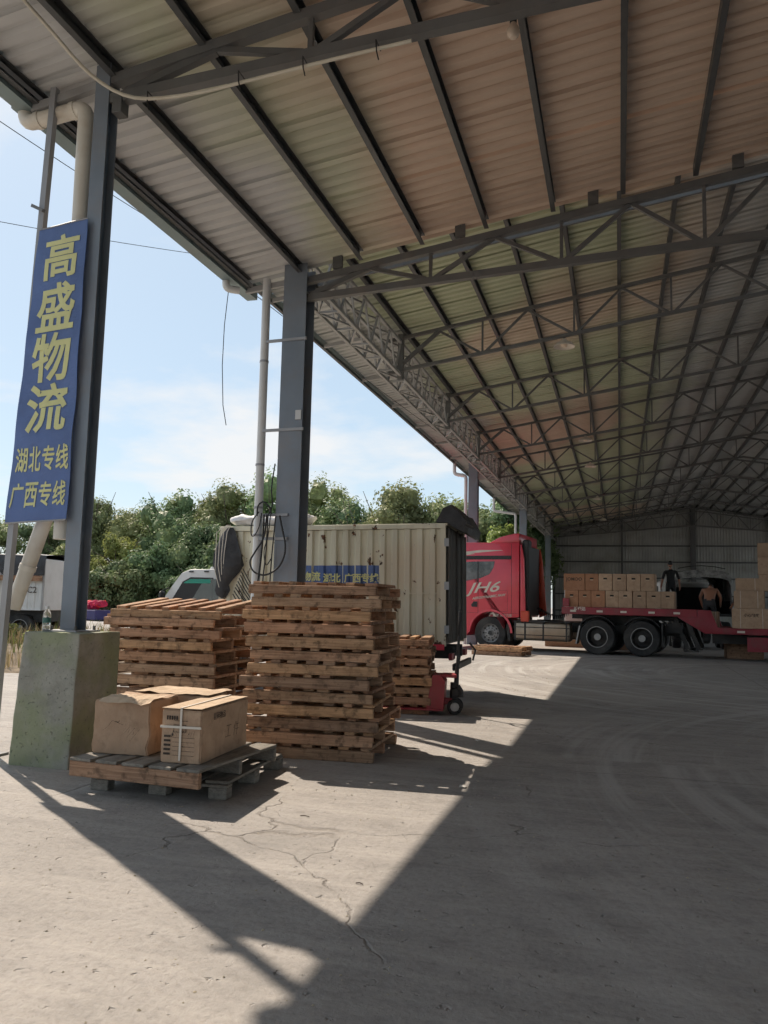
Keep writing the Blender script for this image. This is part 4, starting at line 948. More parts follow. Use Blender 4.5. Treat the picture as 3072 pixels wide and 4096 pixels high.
# ------------------------------------------------------------------ white box truck
def box_truck():
    t = E('box_truck', 'small white cab truck with rusty pale corrugated cargo box behind the pallets', 'truck', (-2.51, 12.95, 0.02), R(182.3)); t.rotation_euler.y = R(0.8)
    L, Y, z0, z1 = 3.68, .95, .76, 2.60
    b = MB(); b.box(.03, L - .03, -Y + .06, Y - .06, z0 + .02, z1 - .04); box = b.build('cargo_box', 'truck_box_dark', t)
    m = corr_sheet(L - .16, z1 - z0 - .14, .2, .042); m.v = [(x + .08, y + Y - .05, z + z0 + .06) for x, y, z in m.v]; m.build('side_panel', 'truck_box_sheet', t)
    m = corr_sheet(L - .16, z1 - z0 - .14, .2, .042); m.v = [(x + .08, -y - Y + .05, z + z0 + .06) for x, y, z in m.v]; m.build('side_panel', 'truck_box_sheet', t)
    for yy in (Y, -Y):
        MB().box(0, L, yy - .04, yy + .012, z1 - .075, z1, .006).build('top_rail', 'truck_box_sheet', t)
        MB().box(0, L, yy - .04, yy + .012, z0, z0 + .065, .006).build('bottom_rail', 'truck_box_sheet', t)
        for x in (0, L - .08): MB().box(x, x + .08, yy - .04, yy + .010, z0 + .066, z1 - .076, .005).build('corner_post', 'truck_box_sheet', t)
    MB().bar((.06, Y - .005, 1.545), (1.55, Y - .005, 1.545), .02, .014).build('seam_rail', 'truck_box_sheet', t)
    MB().box(.02, .36, Y + .013, Y + .020, z0 - .055, z0 + .03).build('red_marker', 'red_cab', t)
    MB().box(-.02, L + .02, -Y, Y, z1 - .03, z1 + .006).build('roof_sheet', 'truck_box_sheet', t)
    # rear doors with vertical ribs, their shade put into the dark colour
    for s_ in (-1, 1):
        m = corr_sheet(Y - .05, z1 - z0 - .12, .14, .03); m.v = [(-.02 - y, (x + .02) * s_, z + z0 + .06) for x, y, z in m.v]; m.build('rear_door', 'truck_box_dark', t)
        MB().tube([(-.07, s_ * .25, z0 + .05), (-.07, s_ * .25, z1 - .05)], .014, 8).build('lock_bar', 'truck_box_dark', t)
    for z in (2.25, 1.6, .95): MB().box(-.05, .02, Y + .012, Y + .03, z, z + .12).build('hinge', 'steel_column', t)
    # chassis, bumper, lamps, wheels
    for s_ in (-1, 1): MB().box(-.05, 4.7, s_ * .38 - .03, s_ * .38 + .03, .55, .74).build('chassis_rail', 'chassis', t)
    MB().box(-.14, -.08, -.85, .85, .40, .50, .01).build('rear_bumper', 'chassis', t)
    for s_ in (-1, 1):
        MB().tube([(-.10, s_ * .9, .74), (-.20, s_ * .9, .62), (-.16, s_ * .86, .45)], .018, 8).build('bumper_stay', 'chassis', t)
        MB().box(-.07, -.02, s_ * .7 - .12, s_ * .7 + .12, .55, .65).build('tail_lamp', 'red_trailer', t)
    for x in (.95, 4.08):
        for s_ in (-1, 1): truck_wheel(t, x, s_ * .80, .37, .22, s_, x > 3)
    MB().box(.5, 1.4, .62, .90, .76, .78).build('mud_guard', 'black_plastic', t)
    # black tarpaulin rolled up above the rear, hanging over
    m = MB(); n = 14
    for i in range(n + 1):
        y = -Y + 2 * Y * i / n
        for j, (x, z) in enumerate(((.16, z1 + .03), (.05, z1 + .24), (-.06, z1 + .30), (-.20, z1 + .20), (-.30, z1 + .02), (-.26, z1 - .12), (-.12, z1 - .05), (-.02, z1 + .02))):
            m.v.append((x + .03 * mnoise.noise((i * .7, j * .9, 2)), y, z - .10 * (1 - i / n) * 0 + .05 * mnoise.noise((i * .6, j * .8, 7))))
    for i in range(n):
        for j in range(8): m.f.append((i * 8 + j, i * 8 + (j + 1) % 8, (i + 1) * 8 + (j + 1) % 8, (i + 1) * 8 + j))
    m.f.append(tuple(range(8))[::-1]); m.f.append(tuple(n * 8 + j for j in range(8)))
    m.build('rear_tarp', 'tarp_black', t, smooth=True)
    MB().tube([(-.30, Y - .05, z1 - .02), (-.42, Y - .02, z1 - .08)], .02, 6).build('tarp_pole', 'chassis', t)
    # banner along the side
    m = corr_sheet(1.60, .34, .2, .042); m.v = [(x + 1.04, y + Y - .046, z + 1.63) for x, y, z in m.v]; m.build('side_banner', 'banner_blue', t)
    for ch, xx, zz, sz in (('高', 2.50, 1.795, .15), ('盛', 2.36, 1.795, .15), ('物', 2.20, 1.79, .15), ('流', 2.05, 1.79, .15), ('湖', 1.86, 1.765, .145), ('北', 1.72, 1.765, .145), ('广', 1.52, 1.765, .145), ('西', 1.39, 1.765, .145), ('专', 1.25, 1.765, .145), ('线', 1.11, 1.765, .145)):
        obj('lettering', text_mesh('lettering', ch, sz, 'letter_yellow', .004, .001), t, (xx, Y + .001, zz), (R(90), 0, R(180)))
    # cab
    cab = bev_prism([(3.730, .50), (3.730, 1.86), (3.790, 1.92), (4.250, 1.92), (4.410, 1.86), (4.550, 1.68), (4.750, 1.40), (4.950, 1.15), (5.030, .98), (5.050, .42), (4.490, .42), (4.430, .62), (4.250, .80), (4.030, .82), (3.830, .74), (3.780, .50)], -.85, .85, .045, 'cab', 'white_paint', t)
    win = [(3.830, 1.36), (3.830, 1.78), (4.230, 1.79), (4.370, 1.72), (4.570, 1.40), (4.530, 1.36)]
    for s_ in (-1, 1):
        MB().prism([(x * 1.0, z) for x, z in win], s_ * .851, s_ * .858).build('window_rubber', 'black_plastic', t)
        inner = [(4.200 + (x - 4.57) * .90, 1.575 + (z - 1.575) * .88) for x, z in win]
        w = MB().prism(inner, s_ * .8585, s_ * .862).build('side_window', 'cab_glass', t)
        MB().prism([(3.875, 1.69), (3.875, 1.755), (4.230, 1.762), (4.330, 1.715), (4.352, 1.69)], s_ * .8625, s_ * .8645).build('tint_strip', 'tint_green', w)
        MB().box(4.180, 4.260, s_ * .862 - .0, s_ * .862 + .006, 1.87, 1.892).build('marker_lamp', 'black_plastic', t)
        MB().box(3.910, 3.990, s_ * .862 - .0, s_ * .862 + .006, 1.87, 1.892).build('marker_lamp', 'black_plastic', t)
        MB().tube([(4.610, s_ * .86, 1.62), (4.690, s_ * 1.0, 1.55), (4.680, s_ * 1.05, 1.3)], .014, 6).build('mirror_arm', 'black_plastic', t)
        MB().box(4.620, 4.680, s_ * 1.02 - .08, s_ * 1.02 + .06, 1.28, 1.56, .02).build('mirror', 'black_plastic', t)
    MB().quad((4.560, -.76, 1.685), (4.560, .76, 1.685), (4.755, .76, 1.41), (4.755, -.76, 1.41)).build('windscreen', 'dark_glass', t)
    MB().tube([(4.150, .2, 1.93), (4.150, .2, 1.99)], [.06, .04], 12).build('roof_beacon', 'white_paint', t, smooth=True)
    # bundled tarp and ropes at the front of the box, sacks on the roof
    g = E('bundled_tarp', 'grey tarpaulin bundle with ropes hanging at the front edge of the cargo box', 'tarpaulin', (-2.51, 12.95, 0.02), R(182.3)); g.rotation_euler.y = R(0.8)
    m = MB(); prof = [(0, 2.58, .05), (.01, 2.50, .10), (.02, 2.35, .16), (.02, 2.15, .22), (.02, 1.98, .25), (.05, 1.86, .20), (.09, 1.76, .14), (.12, 1.66, .10), (.11, 1.58, .12), (.11, 1.50, .09), (.10, 1.45, .02)]
    nn = 16
    for k, (dx, z, rad) in enumerate(prof):
        for j in range(nn):
            a = 2 * math.pi * j / nn; rr = rad * (1 + .30 * mnoise.noise((math.cos(a) * 2.2, math.sin(a) * 2.2, z * 2.5)) + .12 * math.sin(a * 5 + z * 3))
            m.v.append((3.50 + dx + rr * math.cos(a), .98 + .42 * rr * math.sin(a), z))
    for k in range(len(prof) - 1):
        for j in range(nn): m.f.append((k * nn + j, k * nn + (j + 1) % nn, (k + 1) * nn + (j + 1) % nn, (k + 1) * nn + j))
    m.build('tarp_bundle', 'tarp_black', g, smooth=True)
    rr = random.Random(5)
    for k in range(9):
        a = Vector((3.34 + .02 * k - .1, 1.04, 1.92 - .05 * k)); e = Vector((2.80 + rr.uniform(-.06, .06), 1.02, 1.48 - .02 * k)); mid = a.lerp(e, .5) + Vector((0, .02, -.10 - .02 * k))
        MB().tube([a, a.lerp(mid, .5) + Vector((0, 0, -.02)), mid, mid.lerp(e, .5) + Vector((0, 0, -.02)), e], .009, 5).build('rope', 'cable_black', g)
    for k in range(4):
        a = Vector((3.48 + .02 * k, 1.02, 2.62)); MB().tube([a, a + Vector((.03 + .04 * k, .06, -.12)), a + Vector((.06 + .03 * k, .08, -.45 - .1 * k)), a + Vector((.08, .06, -.7 - .1 * k))], .006, 5).build('rope', 'strap_white', g)
    for i, (x, y, z, sx, sz, rz, lab) in enumerate(((3.20, .72, z1 + .02, .40, .15, 8, 'white sack at the front end on top of the cargo box'), (2.78, .70, z1 + .02, .30, .17, -10, 'middle white sack on top of the cargo box beside the downpipe'), (2.40, .72, z1 + .02, .26, .16, 12, 'white sack on top of the cargo box nearest the second column'))):
        bm = bmesh.new(); bmesh.ops.create_icosphere(bm, subdivisions=4, radius=1.0)
        for v in bm.verts:
            c = v.co.copy(); px = max(-1, min(1, c.x * 1.12)); e = abs(c.x) ** 4
            q = Vector((c.x * sx, c.y * .26 * (1 + .2 * e), (c.z * (1 - .55 * e) + .75) * sz * .62))
            q += Vector((0, 0, .05 * mnoise.noise((c.x * 2, c.y * 2, c.z * 2 + i * 9)) + (.06 * max(0, -c.x) ** 3 if i else .02)))
            q.z = max(q.z, .002); v.co = q
        me = bpy.data.meshes.new('sack'); bm.to_mesh(me); bm.free(); me.materials.append(MATS['sack_white']); me.polygons.foreach_set('use_smooth', [True] * len(me.polygons))
        P = t.matrix_basis @ Vector((x, y, z))
        tag(obj('white_sack', me, None, tuple(P), (0, 0, R(182 + rz))), lab, 'sack', 'white sacks on the truck roof')
box_truck()

# ------------------------------------------------------------------ red tractor unit
TR_LOC, TR_RZ = (-.47, 26.84, 0), R(171)
TM = Matrix.Translation(TR_LOC) @ Matrix.Rotation(TR_RZ, 4, 'Z')
def tractor():
    t = E('tractor_truck', 'red tractor truck with white door lettering hitched to a flatbed trailer', 'truck', TR_LOC, TR_RZ)
    Yc = 1.22
    arch = [(3.36 + .66 * math.cos(R(a)), .55 + .66 * math.sin(R(a))) for a in range(8, 176, 14)]
    body = [(2.42, 1.05), (2.42, 3.40), (4.25, 3.44), (4.62, 3.30), (4.80, 2.95), (5.02, 1.75), (5.05, 1.2), (5.05, .42), (4.16, .42)] + arch[0:-1] + [(2.86, .78), (2.80, 1.02)]
    cab = bev_prism(body, -Yc, Yc, .05, 'cab', 'red_cab', t)
    # details on both flanks
    for s_ in (-1, 1):
        yo = s_ * Yc
        def pl(poly, name, mat, d0, d1, par=t): return MB().prism(poly, yo + s_ * d0, yo + s_ * d1).build(name, mat, par)
        pl([(2.66, 2.88), (2.66, 3.0), (4.68, 3.0), (4.72, 2.88)], 'trim_band', 'black_plastic', .001, .006)
        g = [(3.22, 2.82), (4.60, 2.80), (4.72, 2.42), (4.66, 2.16), (4.2, 2.18), (3.70, 2.28), (3.40, 2.40), (3.26, 2.62)]
        pl(g, 'side_window', 'dark_glass', .001, .008)
        pl([(3.76, 2.15), (3.76, 2.82), (3.80, 2.82), (3.80, 2.15)], 'window_post', 'black_plastic', .009, .012)
        for (xa, xb, za, zb_) in ((3.765, 3.778, 1.10, 2.16), (2.66, 2.672, 1.06, 3.38), (3.33, 3.335, 1.22, 1.88), (2.79, 2.795, 1.22, 1.88)): pl([(xa, za), (xa, zb_), (xb, zb_), (xb, za)], 'panel_gap', 'black_plastic', .0005, .002)
        for (xa, xb, z) in ((2.795, 3.33, 1.22), (2.795, 3.33, 1.88), (2.44, 5.0, 1.16)): pl([(xa, z), (xa, z + .006), (xb, z + .006), (xb, z)], 'panel_gap', 'black_plastic', .0005, .002)
        h = pl([(3.80, 1.35), (3.80, 1.52), (3.92, 1.52), (4.0, 1.42), (3.98, 1.35)], 'door_handle', 'black_plastic', .002, .02)
        for k, (xa, z, xb, w) in enumerate(((2.95, 3.17, 4.2, .018), (3.9, 2.985 + .08, 4.6, .02))): pl([(xa, z), (xa, z + w * .4), (xb * .6 + xa * .4, z + w), (xb, z - .05 + w), (xb + .12, z - .22), (xb - .02, z - .10)], 'pinstripe', 'decal_white', .001, .003)
        # wheel arch lip and mud guard
        lip = [(3.36 + .67 * math.cos(R(a)), .55 + .67 * math.sin(R(a))) for a in range(0, 181, 12)]; lip2 = [(3.36 + .74 * math.cos(R(a)), .55 + .74 * math.sin(R(a))) for a in range(180, -1, -12)]
        pl(lip + lip2, 'arch_lip', 'red_cab', .001, .035)
        MB().prism([(2.76, .98), (2.86, .98), (2.78, .30), (2.70, .30)], s_ * .85, s_ * 1.20).build('mud_flap', 'chassis', t)
        # rear air fairings
        bev_prism([(2.20 - (.08 if s_ < 0 else 0), 1.12), (2.38, 1.02), (2.38, 3.36), (2.34, 3.36), (2.26, 2.9)], s_ * 1.14, s_ * 1.22, .02, 'side_fairing', 'orange_red' if s_ < 0 else 'red_cab', t)  # far fairing in orange: the light on it is put into the colour
        MB().box(1.60, 2.40, s_ * 1.10 - .12, s_ * 1.10 + .12, .90, .97).build('catwalk', 'chassis', t)
        # fuel tank or battery box with straps
        bev_prism([(0.82, .34), (0.82, .92), (2.60, .92), (2.60, .34)], s_ * .72, s_ * 1.20, .09, 'fuel_tank', 'alu_tank', t, 4)
        for x in (.90, 1.62, 2.20, 2.52): MB().box(x, x + .05, s_ * 1.205 - (.012 if s_ > 0 else 0), s_ * 1.205 + (.012 if s_ < 0 else 0) + .004 * s_, .34, .93).build('tank_strap', 'chassis', t)
        for z in (.50, .74): MB().box(.83, 2.59, s_ * 1.206 - .004, s_ * 1.206 + .004, z, z + .025).build('tank_rail', 'chassis', t)
        MB().box(.82, 2.6, s_ * .95 - .26, s_ * .95 + .26, .93, .95).build('tank_tread', 'chassis', t)
        # drive axle guards
        for x in (0, -1.3):
            arc = [(x + .60 * math.cos(R(a)), .54 + .60 * math.sin(R(a))) for a in range(35, 146, 10)]; arc2 = [(x + .625 * math.cos(R(a)), .54 + .625 * math.sin(R(a))) for a in range(145, 34, -10)]
            MB().prism(arc + arc2, s_ * .82, s_ * 1.22).build('mud_guard', 'black_plastic', t)
            truck_wheel(t, x, s_ * 1.07, .53, .30, s_); truck_wheel(t, x, s_ * .74, .53, .28, s_)
        MB().prism([(.62, .30), (.66, .30), (.54, .86), (.50, .84)], s_ * .82, s_ * 1.2).build('mud_flap', 'rim_grey', t)
        truck_wheel(t, 3.36, s_ * 1.06, .53, .31, s_, True)
        MB().box(-2.6, 4.6, s_ * .42 - .04, s_ * .42 + .04, .62, .90).build('chassis_rail', 'chassis', t)
    # lettering on the visible flank
    obj('lettering', text_mesh('lettering', 'JH6', .52, 'decal_white', .006, .001, 1.35, .90, shear=.4), t, (3.62, Yc + .010, 1.96), (R(90), R(-4), R(180)))
    obj('lettering', text_mesh('lettering', 'AERODYNAMIC FAW', .115, 'decal_white', .003, .001, 1.0, .9, shear=.3), t, (3.42, Yc + .010, 1.68), (R(90), R(-7), R(180)))
    obj('lettering', text_mesh('lettering', '解放 青岛汽车', .10, 'decal_pale', .001, .001), t, (2.95, Yc + .010, 1.09), (R(90), 0, R(180)))
    MB().box(3.22, 3.36, Yc + .002, Yc + .006, 1.05, 1.12).build('side_marker', 'red_trailer', t)
    # roof spoiler, black back wall, air intake
    bev_prism([(2.44, 3.405), (2.44, 3.72), (2.60, 3.72), (3.05, 3.62), (3.45, 3.425)], -1.12, 1.12, .03, 'roof_spoiler', 'red_cab', t)
    MB().box(2.36, 2.43, -1.12, 1.12, 1.1, 3.36, .02).build('cab_back', 'black_plastic', t)
    MB().box(2.14, 2.36, .70, 1.08, 1.0, 3.52, .05).build('air_intake', 'black_plastic', t)
    MB().box(2.1, 2.36, 1.08, 1.24, .92, 1.26, .02).build('step_corner', 'orange_red', t)
    MB().tube([(-.9, -.5, .54), (-.9, .5, .54)], .12, 10).build('axle', 'chassis', t)
    MB().box(-1.3, .6, -.45, .45, .9, 1.1, .03).build('fifth_wheel', 'chassis', t)
    # coiled air hoses
    for k, yy in enumerate((.35, .05)):
        pts = []
        for i in range(150):
            u = i / 149; a = i * .82; x = 2.05 - 1.25 * u; z = 1.32 - .28 * math.sin(math.pi * u) + .10 * u
            pts.append((x, yy + .055 * math.cos(a), z + .055 * math.sin(a)))
        MB().tube(pts, .011, 5).build('air_hose', 'cable_black', t)
tractor()

def trailer():
    t = E('flatbed_trailer', 'dark red gooseneck flatbed trailer carrying brown cartons', 'trailer', TR_LOC, TR_RZ)
    Y = 1.25; z = 1.42
    MB().box(-2.8, 1.05, -Y + .02, Y - .02, z - .06, z - .012).build('deck', 'red_trailer', t)
    for s_ in (-1, 1):
        MB().box(-2.85, 1.05, s_ * Y - .05, s_ * Y + .05, z - .22, z, .012).build('side_rail', 'red_trailer', t)
        bev_prism([(-2.86, z - .004), (-2.86, z - .21), (-2.3, z - .225), (-3.05, z - .68), (-4.3, z - .68), (-4.3, z - .52), (-3.40, z - .50), (-3.22, z - .02)], s_ * Y - .045, s_ * Y + .055, .012, 'gooseneck', 'red_trailer', t)
        MB().box(-12.5, -4.28, s_ * Y - .05, s_ * Y + .05, z - .68, z - .50, .012).build('low_side_rail', 'red_trailer', t)
        for x in (.7, -.1, -.8, -1.6, -2.3): MB().box(x - .09, x + .09, s_ * (Y + .053) - .004, s_ * (Y + .053) + .004, z - .15, z - .09).build('reflector', 'decal_white', t)
        for x in (-4.0, -4.9, -5.8): MB().box(x - .1, x + .1, s_ * (Y + .053) - .004, s_ * (Y + .053) + .004, z - .63, z - .57).build('reflector', 'decal_white' if x != -4.9 else 'amber', t)
        MB().box(-12.0, -4.15, s_ * Y - .03, s_ * Y + .02, .28, .68).build('side_skirt', 'red_trailer', t)
        for x in (-5.35, -6.9): MB().prism([(x, .285), (x - .62, .285), (x - 1.12, .675), (x - .50, .675)], s_ * (Y + .021), s_ * (Y + .028)).build('skirt_stripe', 'decal_pale' if s_ < 0 else 'steel_girder', t)
        MB().box(-5.5, -4.3, s_ * (Y + .03), s_ * (Y + .045), .40, .60).build('skirt_panel', 'red_trailer', t)
        for x in (-2.5, -2.2): MB().bar((x, s_ * .8, 1.18), (x - .35, s_ * .8, .25), .12, .12).build('landing_leg', 'chassis', t)
        MB().box(-2.85, -2.45, s_ * .8 - .12, s_ * .8 + .12, .18, .24).build('landing_foot', 'chassis', t)
        MB().box(-3.1, .9, s_ * .45 - .05, s_ * .45 + .05, z - .36, z - .065).build('main_beam', 'chassis', t)
        MB().box(-12, -3.2, s_ * .45 - .05, s_ * .45 + .05, .45, z - .70).build('main_beam', 'chassis', t)
    for k in range(8): MB().box(.9 - k * .5, .96 - k * .5, -Y + .06, Y - .06, z - .2, z - .065).build('cross_member', 'chassis', t)
    MB().box(-12.4, -3.1, -Y + .06, Y - .06, z - .56, z - .51).build('low_deck', 'red_trailer', t)
    MB().box(-12.0, -4.2, -1.15, -1.05, .3, .86).build('far_skirt', 'chassis', t)
    MB().box(.82, 1.02, Y - .02, Y + .04, z + .01, z + .26, .01).build('stake_pocket', 'red_trailer', t)
    obj('lettering', text_mesh('lettering', '鸿运达', .12, 'decal_white', .004, .001), t, (.5, Y + .056, z - .06), (R(90), 0, R(180)))
    MB().box(-2.0, -2.4, .5, .95, .72, 1.02).build('tool_box', 'chassis', t)
    for x in (-8.2, -9.5, -10.8):
        for s_ in (-1, 1): truck_wheel(t, x, s_ * 1.0, .42, .28, s_)
    MB().box(-1.9, -1.86, .7, 1.2, .3, 1.0).build('mud_flap', 'chassis', t)
trailer()

# ------------------------------------------------------------------ cartons on the trailer
CM = {}
def carton(name, loc, w, d, h, mat, label, group, rz=0.0, hole=True, straps=0, logo=None):
    P = TM @ Vector(loc)
    c = E('carton', label, 'carton', tuple(P), TR_RZ + rz, group)
    key = (round(w, 2), round(d, 2), round(h, 2), mat)
    if key not in CM: CM[key] = carton_body(w, d, h, mat)
    obj('carton_body', CM[key], c)
    y = d / 2
    if hole:
        MB().box(-.055, .055, y + .0005, y + .003, h * .66, h * .66 + .05).build('hand_hole', 'hand_hole', c)
        MB().box(-.05, .05, y + .001, y + .006, h * .60, h * .66).build('hole_tab', 'cardboard_pale', c)
    for k in range(straps):
        x = w * (-.28 + .56 * k); MB().box(x - .006, x + .006, y + .001, y + .004, .01, h).build('strap', 'strap_white', c)
    if logo: obj('print', text_mesh('print', logo, .14 if len(logo) > 4 else .10, 'ink', .002, .0008), c, (0, y + .003, h * (.66 if not hole else .4)), (R(90), 0, R(180)))
    return c
def cargo():
    rr = random.Random(9); zd = 1.425
    x = .98
    for i in range(8):
        w = .385 if i % 2 else .42; x -= w
        carton('c', (x + w / 2, .92, zd), w - .012, .5, .50, 'cardboard_red' if i < 3 else 'cardboard', 'brown carton, %s from the left in the lower row on the flatbed' % NTH[i], 'cartons in the lower row on the flatbed', rr.uniform(-.02, .02))
    x = 1.02
    for i in range(6):
        w = .66 if i == 0 else .41; x -= w
        carton('c', (x + w / 2, .92, zd + .506), w - .012, .5, .51, 'cardboard_red' if i < 2 else 'cardboard', 'wide brown carton at the left end of the upper row' if i == 0 else 'brown carton, %s from the left in the upper row on the flatbed' % NTH[i], 'cartons in the upper row on the flatbed', rr.uniform(-.02, .02), hole=i > 0, logo='JOMOO' if i == 0 else None)
    zl = .915
    for (x, y, z, w, d, h, lab, hl, st, lg) in (
        (-5.02, .75, 0, 1.02, .8, .56, 'large strapped carton at the bottom left of the right hand cartons', False, 2, '小心轻放'),
        (-6.06, .75, 0, .98, .8, .56, 'large strapped carton at the bottom beside the frame edge', False, 1, '易碎'),
        (-4.98, .75, .565, .80, .7, .50, 'strapped carton on top of the bottom left large carton', False, 2, None),
        (-5.98, .75, .565, .86, .7, .50, 'strapped carton stacked second at the right frame edge', False, 2, None),
        (-4.95, .55, 1.07, .66, .6, .36, 'shallow carton stacked third with pale end', False, 1, None),
        (-5.45, .55, 1.07, .42, .6, .46, 'narrow carton below the tall pile top', False, 1, None),
        (-5.46, .55, 1.535, .48, .6, .50, 'carton second from the top of the tall pile', False, 1, None),
        (-5.50, .55, 2.04, .56, .6, .40, 'topmost carton of the tall pile at the frame edge', False, 0, None),
        (-3.98, .55, 0, .34, .5, .46, 'small carton standing beside the shirtless worker', False, 1, None)):
        carton('c', (x + .75, y, zl + z), w, d, h, 'cardboard', lab, 'cartons on the low deck', rr.uniform(-.03, .03), hl, st, lg)
    # cartons on the floor beyond the tractor
    for i, (x, y, w, h, lab) in enumerate(((.75, -2.6, .55, .55, 'carton on the floor behind the trailer front, leftmost'), (.15, -2.6, .5, .62, 'second carton on the floor behind the trailer front'), (-.4, -2.6, .5, .5, 'third carton on the floor behind the trailer front'), (1.6, -2.9, 1.9, .30, 'long low cardboard pack on the floor beyond the fuel tank'))):
        carton('c', (x, y, .002 + (.62 if i < 3 else 0)), w, .5, h, 'cardboard_pale' if i < 3 else 'cardboard', lab, 'cartons on the floor beyond the truck', 0, False, 1)
    for i, (x, w) in enumerate(((.75, .55), (.15, .5), (-.4, .5))):
        carton('c', (x, -2.6, .002), w, .5, .61, 'cardboard', 'bottom carton under the %s floor carton behind the trailer' % NTH[i], 'cartons on the floor beyond the truck', 0, False, 1)
cargo()

# white cabinet beyond the tractor
def cabinet():
    P = TM @ Vector((1.55, -4.2, 0))
    c = E('white_cabinet', 'white metal cabinet with green and orange stickers behind the flatbed cartons', 'cabinet', tuple(P), TR_RZ)
    MB().box(-.55, .55, -.4, .4, .08, 2.10, .02).build('body', 'white_paint', c)
    MB().box(-.50, -.01, .401, .42, .14, 2.05, .008).build('door', 'white_paint', c); MB().box(.01, .50, .401, .42, .14, 2.05, .008).build('door', 'white_paint', c)
    for x in (-.05, .05): MB().box(x - .01, x + .01, .421, .45, 1.0, 1.2).build('handle', 'chassis', c)
    for x in (-.5, .5): MB().box(x - .04, x + .04, -.35, .35, 0, .08).build('foot', 'chassis', c)
    MB().box(-.47, -.30, .421, .425, 1.72, 1.98).build('sticker', 'sign_green', c); MB().box(-.48, -.12, .421, .425, 1.15, 1.5).build('sticker', 'sign_orange', c)
cabinet()

# covered lorry behind the trailer
def covered_lorry():
    t = E('covered_lorry', 'dark lorry with tarpaulin hooped cover and open rear behind the trailer', 'truck', (2.9, 31.3, 0), R(92))
    # local: x forward (away from camera), y left (= -X world)
    for s_ in (-1, 1): MB().box(0, 5.6, s_ * .92 - .03, s_ * .92 + .03, 1.30, 1.75, .01).build('side_board', 'chassis', t)
    MB().box(-.9, 5.6, -.95, .95, 1.2, 1.3, .01).build('bed', 'chassis', t)
    prof = [(-.95, 1.75), (-.95, 2.55), (-.86, 2.74), (-.6, 2.82), (0, 2.85), (.6, 2.82), (.86, 2.74), (.95, 2.55), (.95, 1.75)]
    m = MB(); nx = 8
    for i in range(nx + 1):
        for y, z in prof: m.v.append((5.5 * i / nx, y, z + (.03 if i % 2 else -.02) * (z > 2.6)))
    for i in range(nx):
        for j in range(len(prof) - 1): m.f.append((i * 9 + j, i * 9 + j + 1, (i + 1) * 9 + j + 1, (i + 1) * 9 + j))
    m.build('cover', 'tarp_grey', t, smooth=True)
    m = MB(); 
    for k in range(len(prof) - 1):
        (ya, za), (yb, zb_) = prof[k], prof[k + 1]
        m.quad((-.03, ya, za), (-.03, yb, zb_), (-.03, yb * .97, zb_ - .26 if zb_ > 2.5 else zb_), (-.03, ya * .97, za - .26 if za > 2.5 else za))
    m.build('rolled_flap', 'tarp_grey', t)
    for x in (0.02, 1.8, 3.6, 5.4): MB().tube([(x, y * .985, z - .02) for y, z in prof], .02, 6).build('hoop', 'chassis', t)
    for x in (.4, 4.9):
        for s_ in (-1, 1): MB().tube([(x, y * .9 * 1, 2.9 + .12 * (1 - (y / .95) ** 2)) for y in (-.9, -.5, 0, .5, .9)], .015, 6).build('rope', 'chassis', t)
    for s_ in (-1, 1):
        MB().box(-.2, 7.0, s_ * .4 - .04, s_ * .4 + .04, .9, 1.18).build('chassis_rail', 'chassis', t)
        for x in (1.0, 2.3, 6.2): truck_wheel(t, x, s_ * .85, .5, .3, s_)
    MB().box(5.7, 7.4, -1.1, 1.1, .7, 2.6, .08).build('cab', 'white_paint', t)
    MB().box(5.75, 7.1, 1.10, 1.11, 1.8, 2.4).build('side_window', 'dark_glass', t)
    MB().box(3.2, 5.5, -.88, .88, 1.31, 2.3).build('load', 'cloth_dark', t)
covered_lorry()
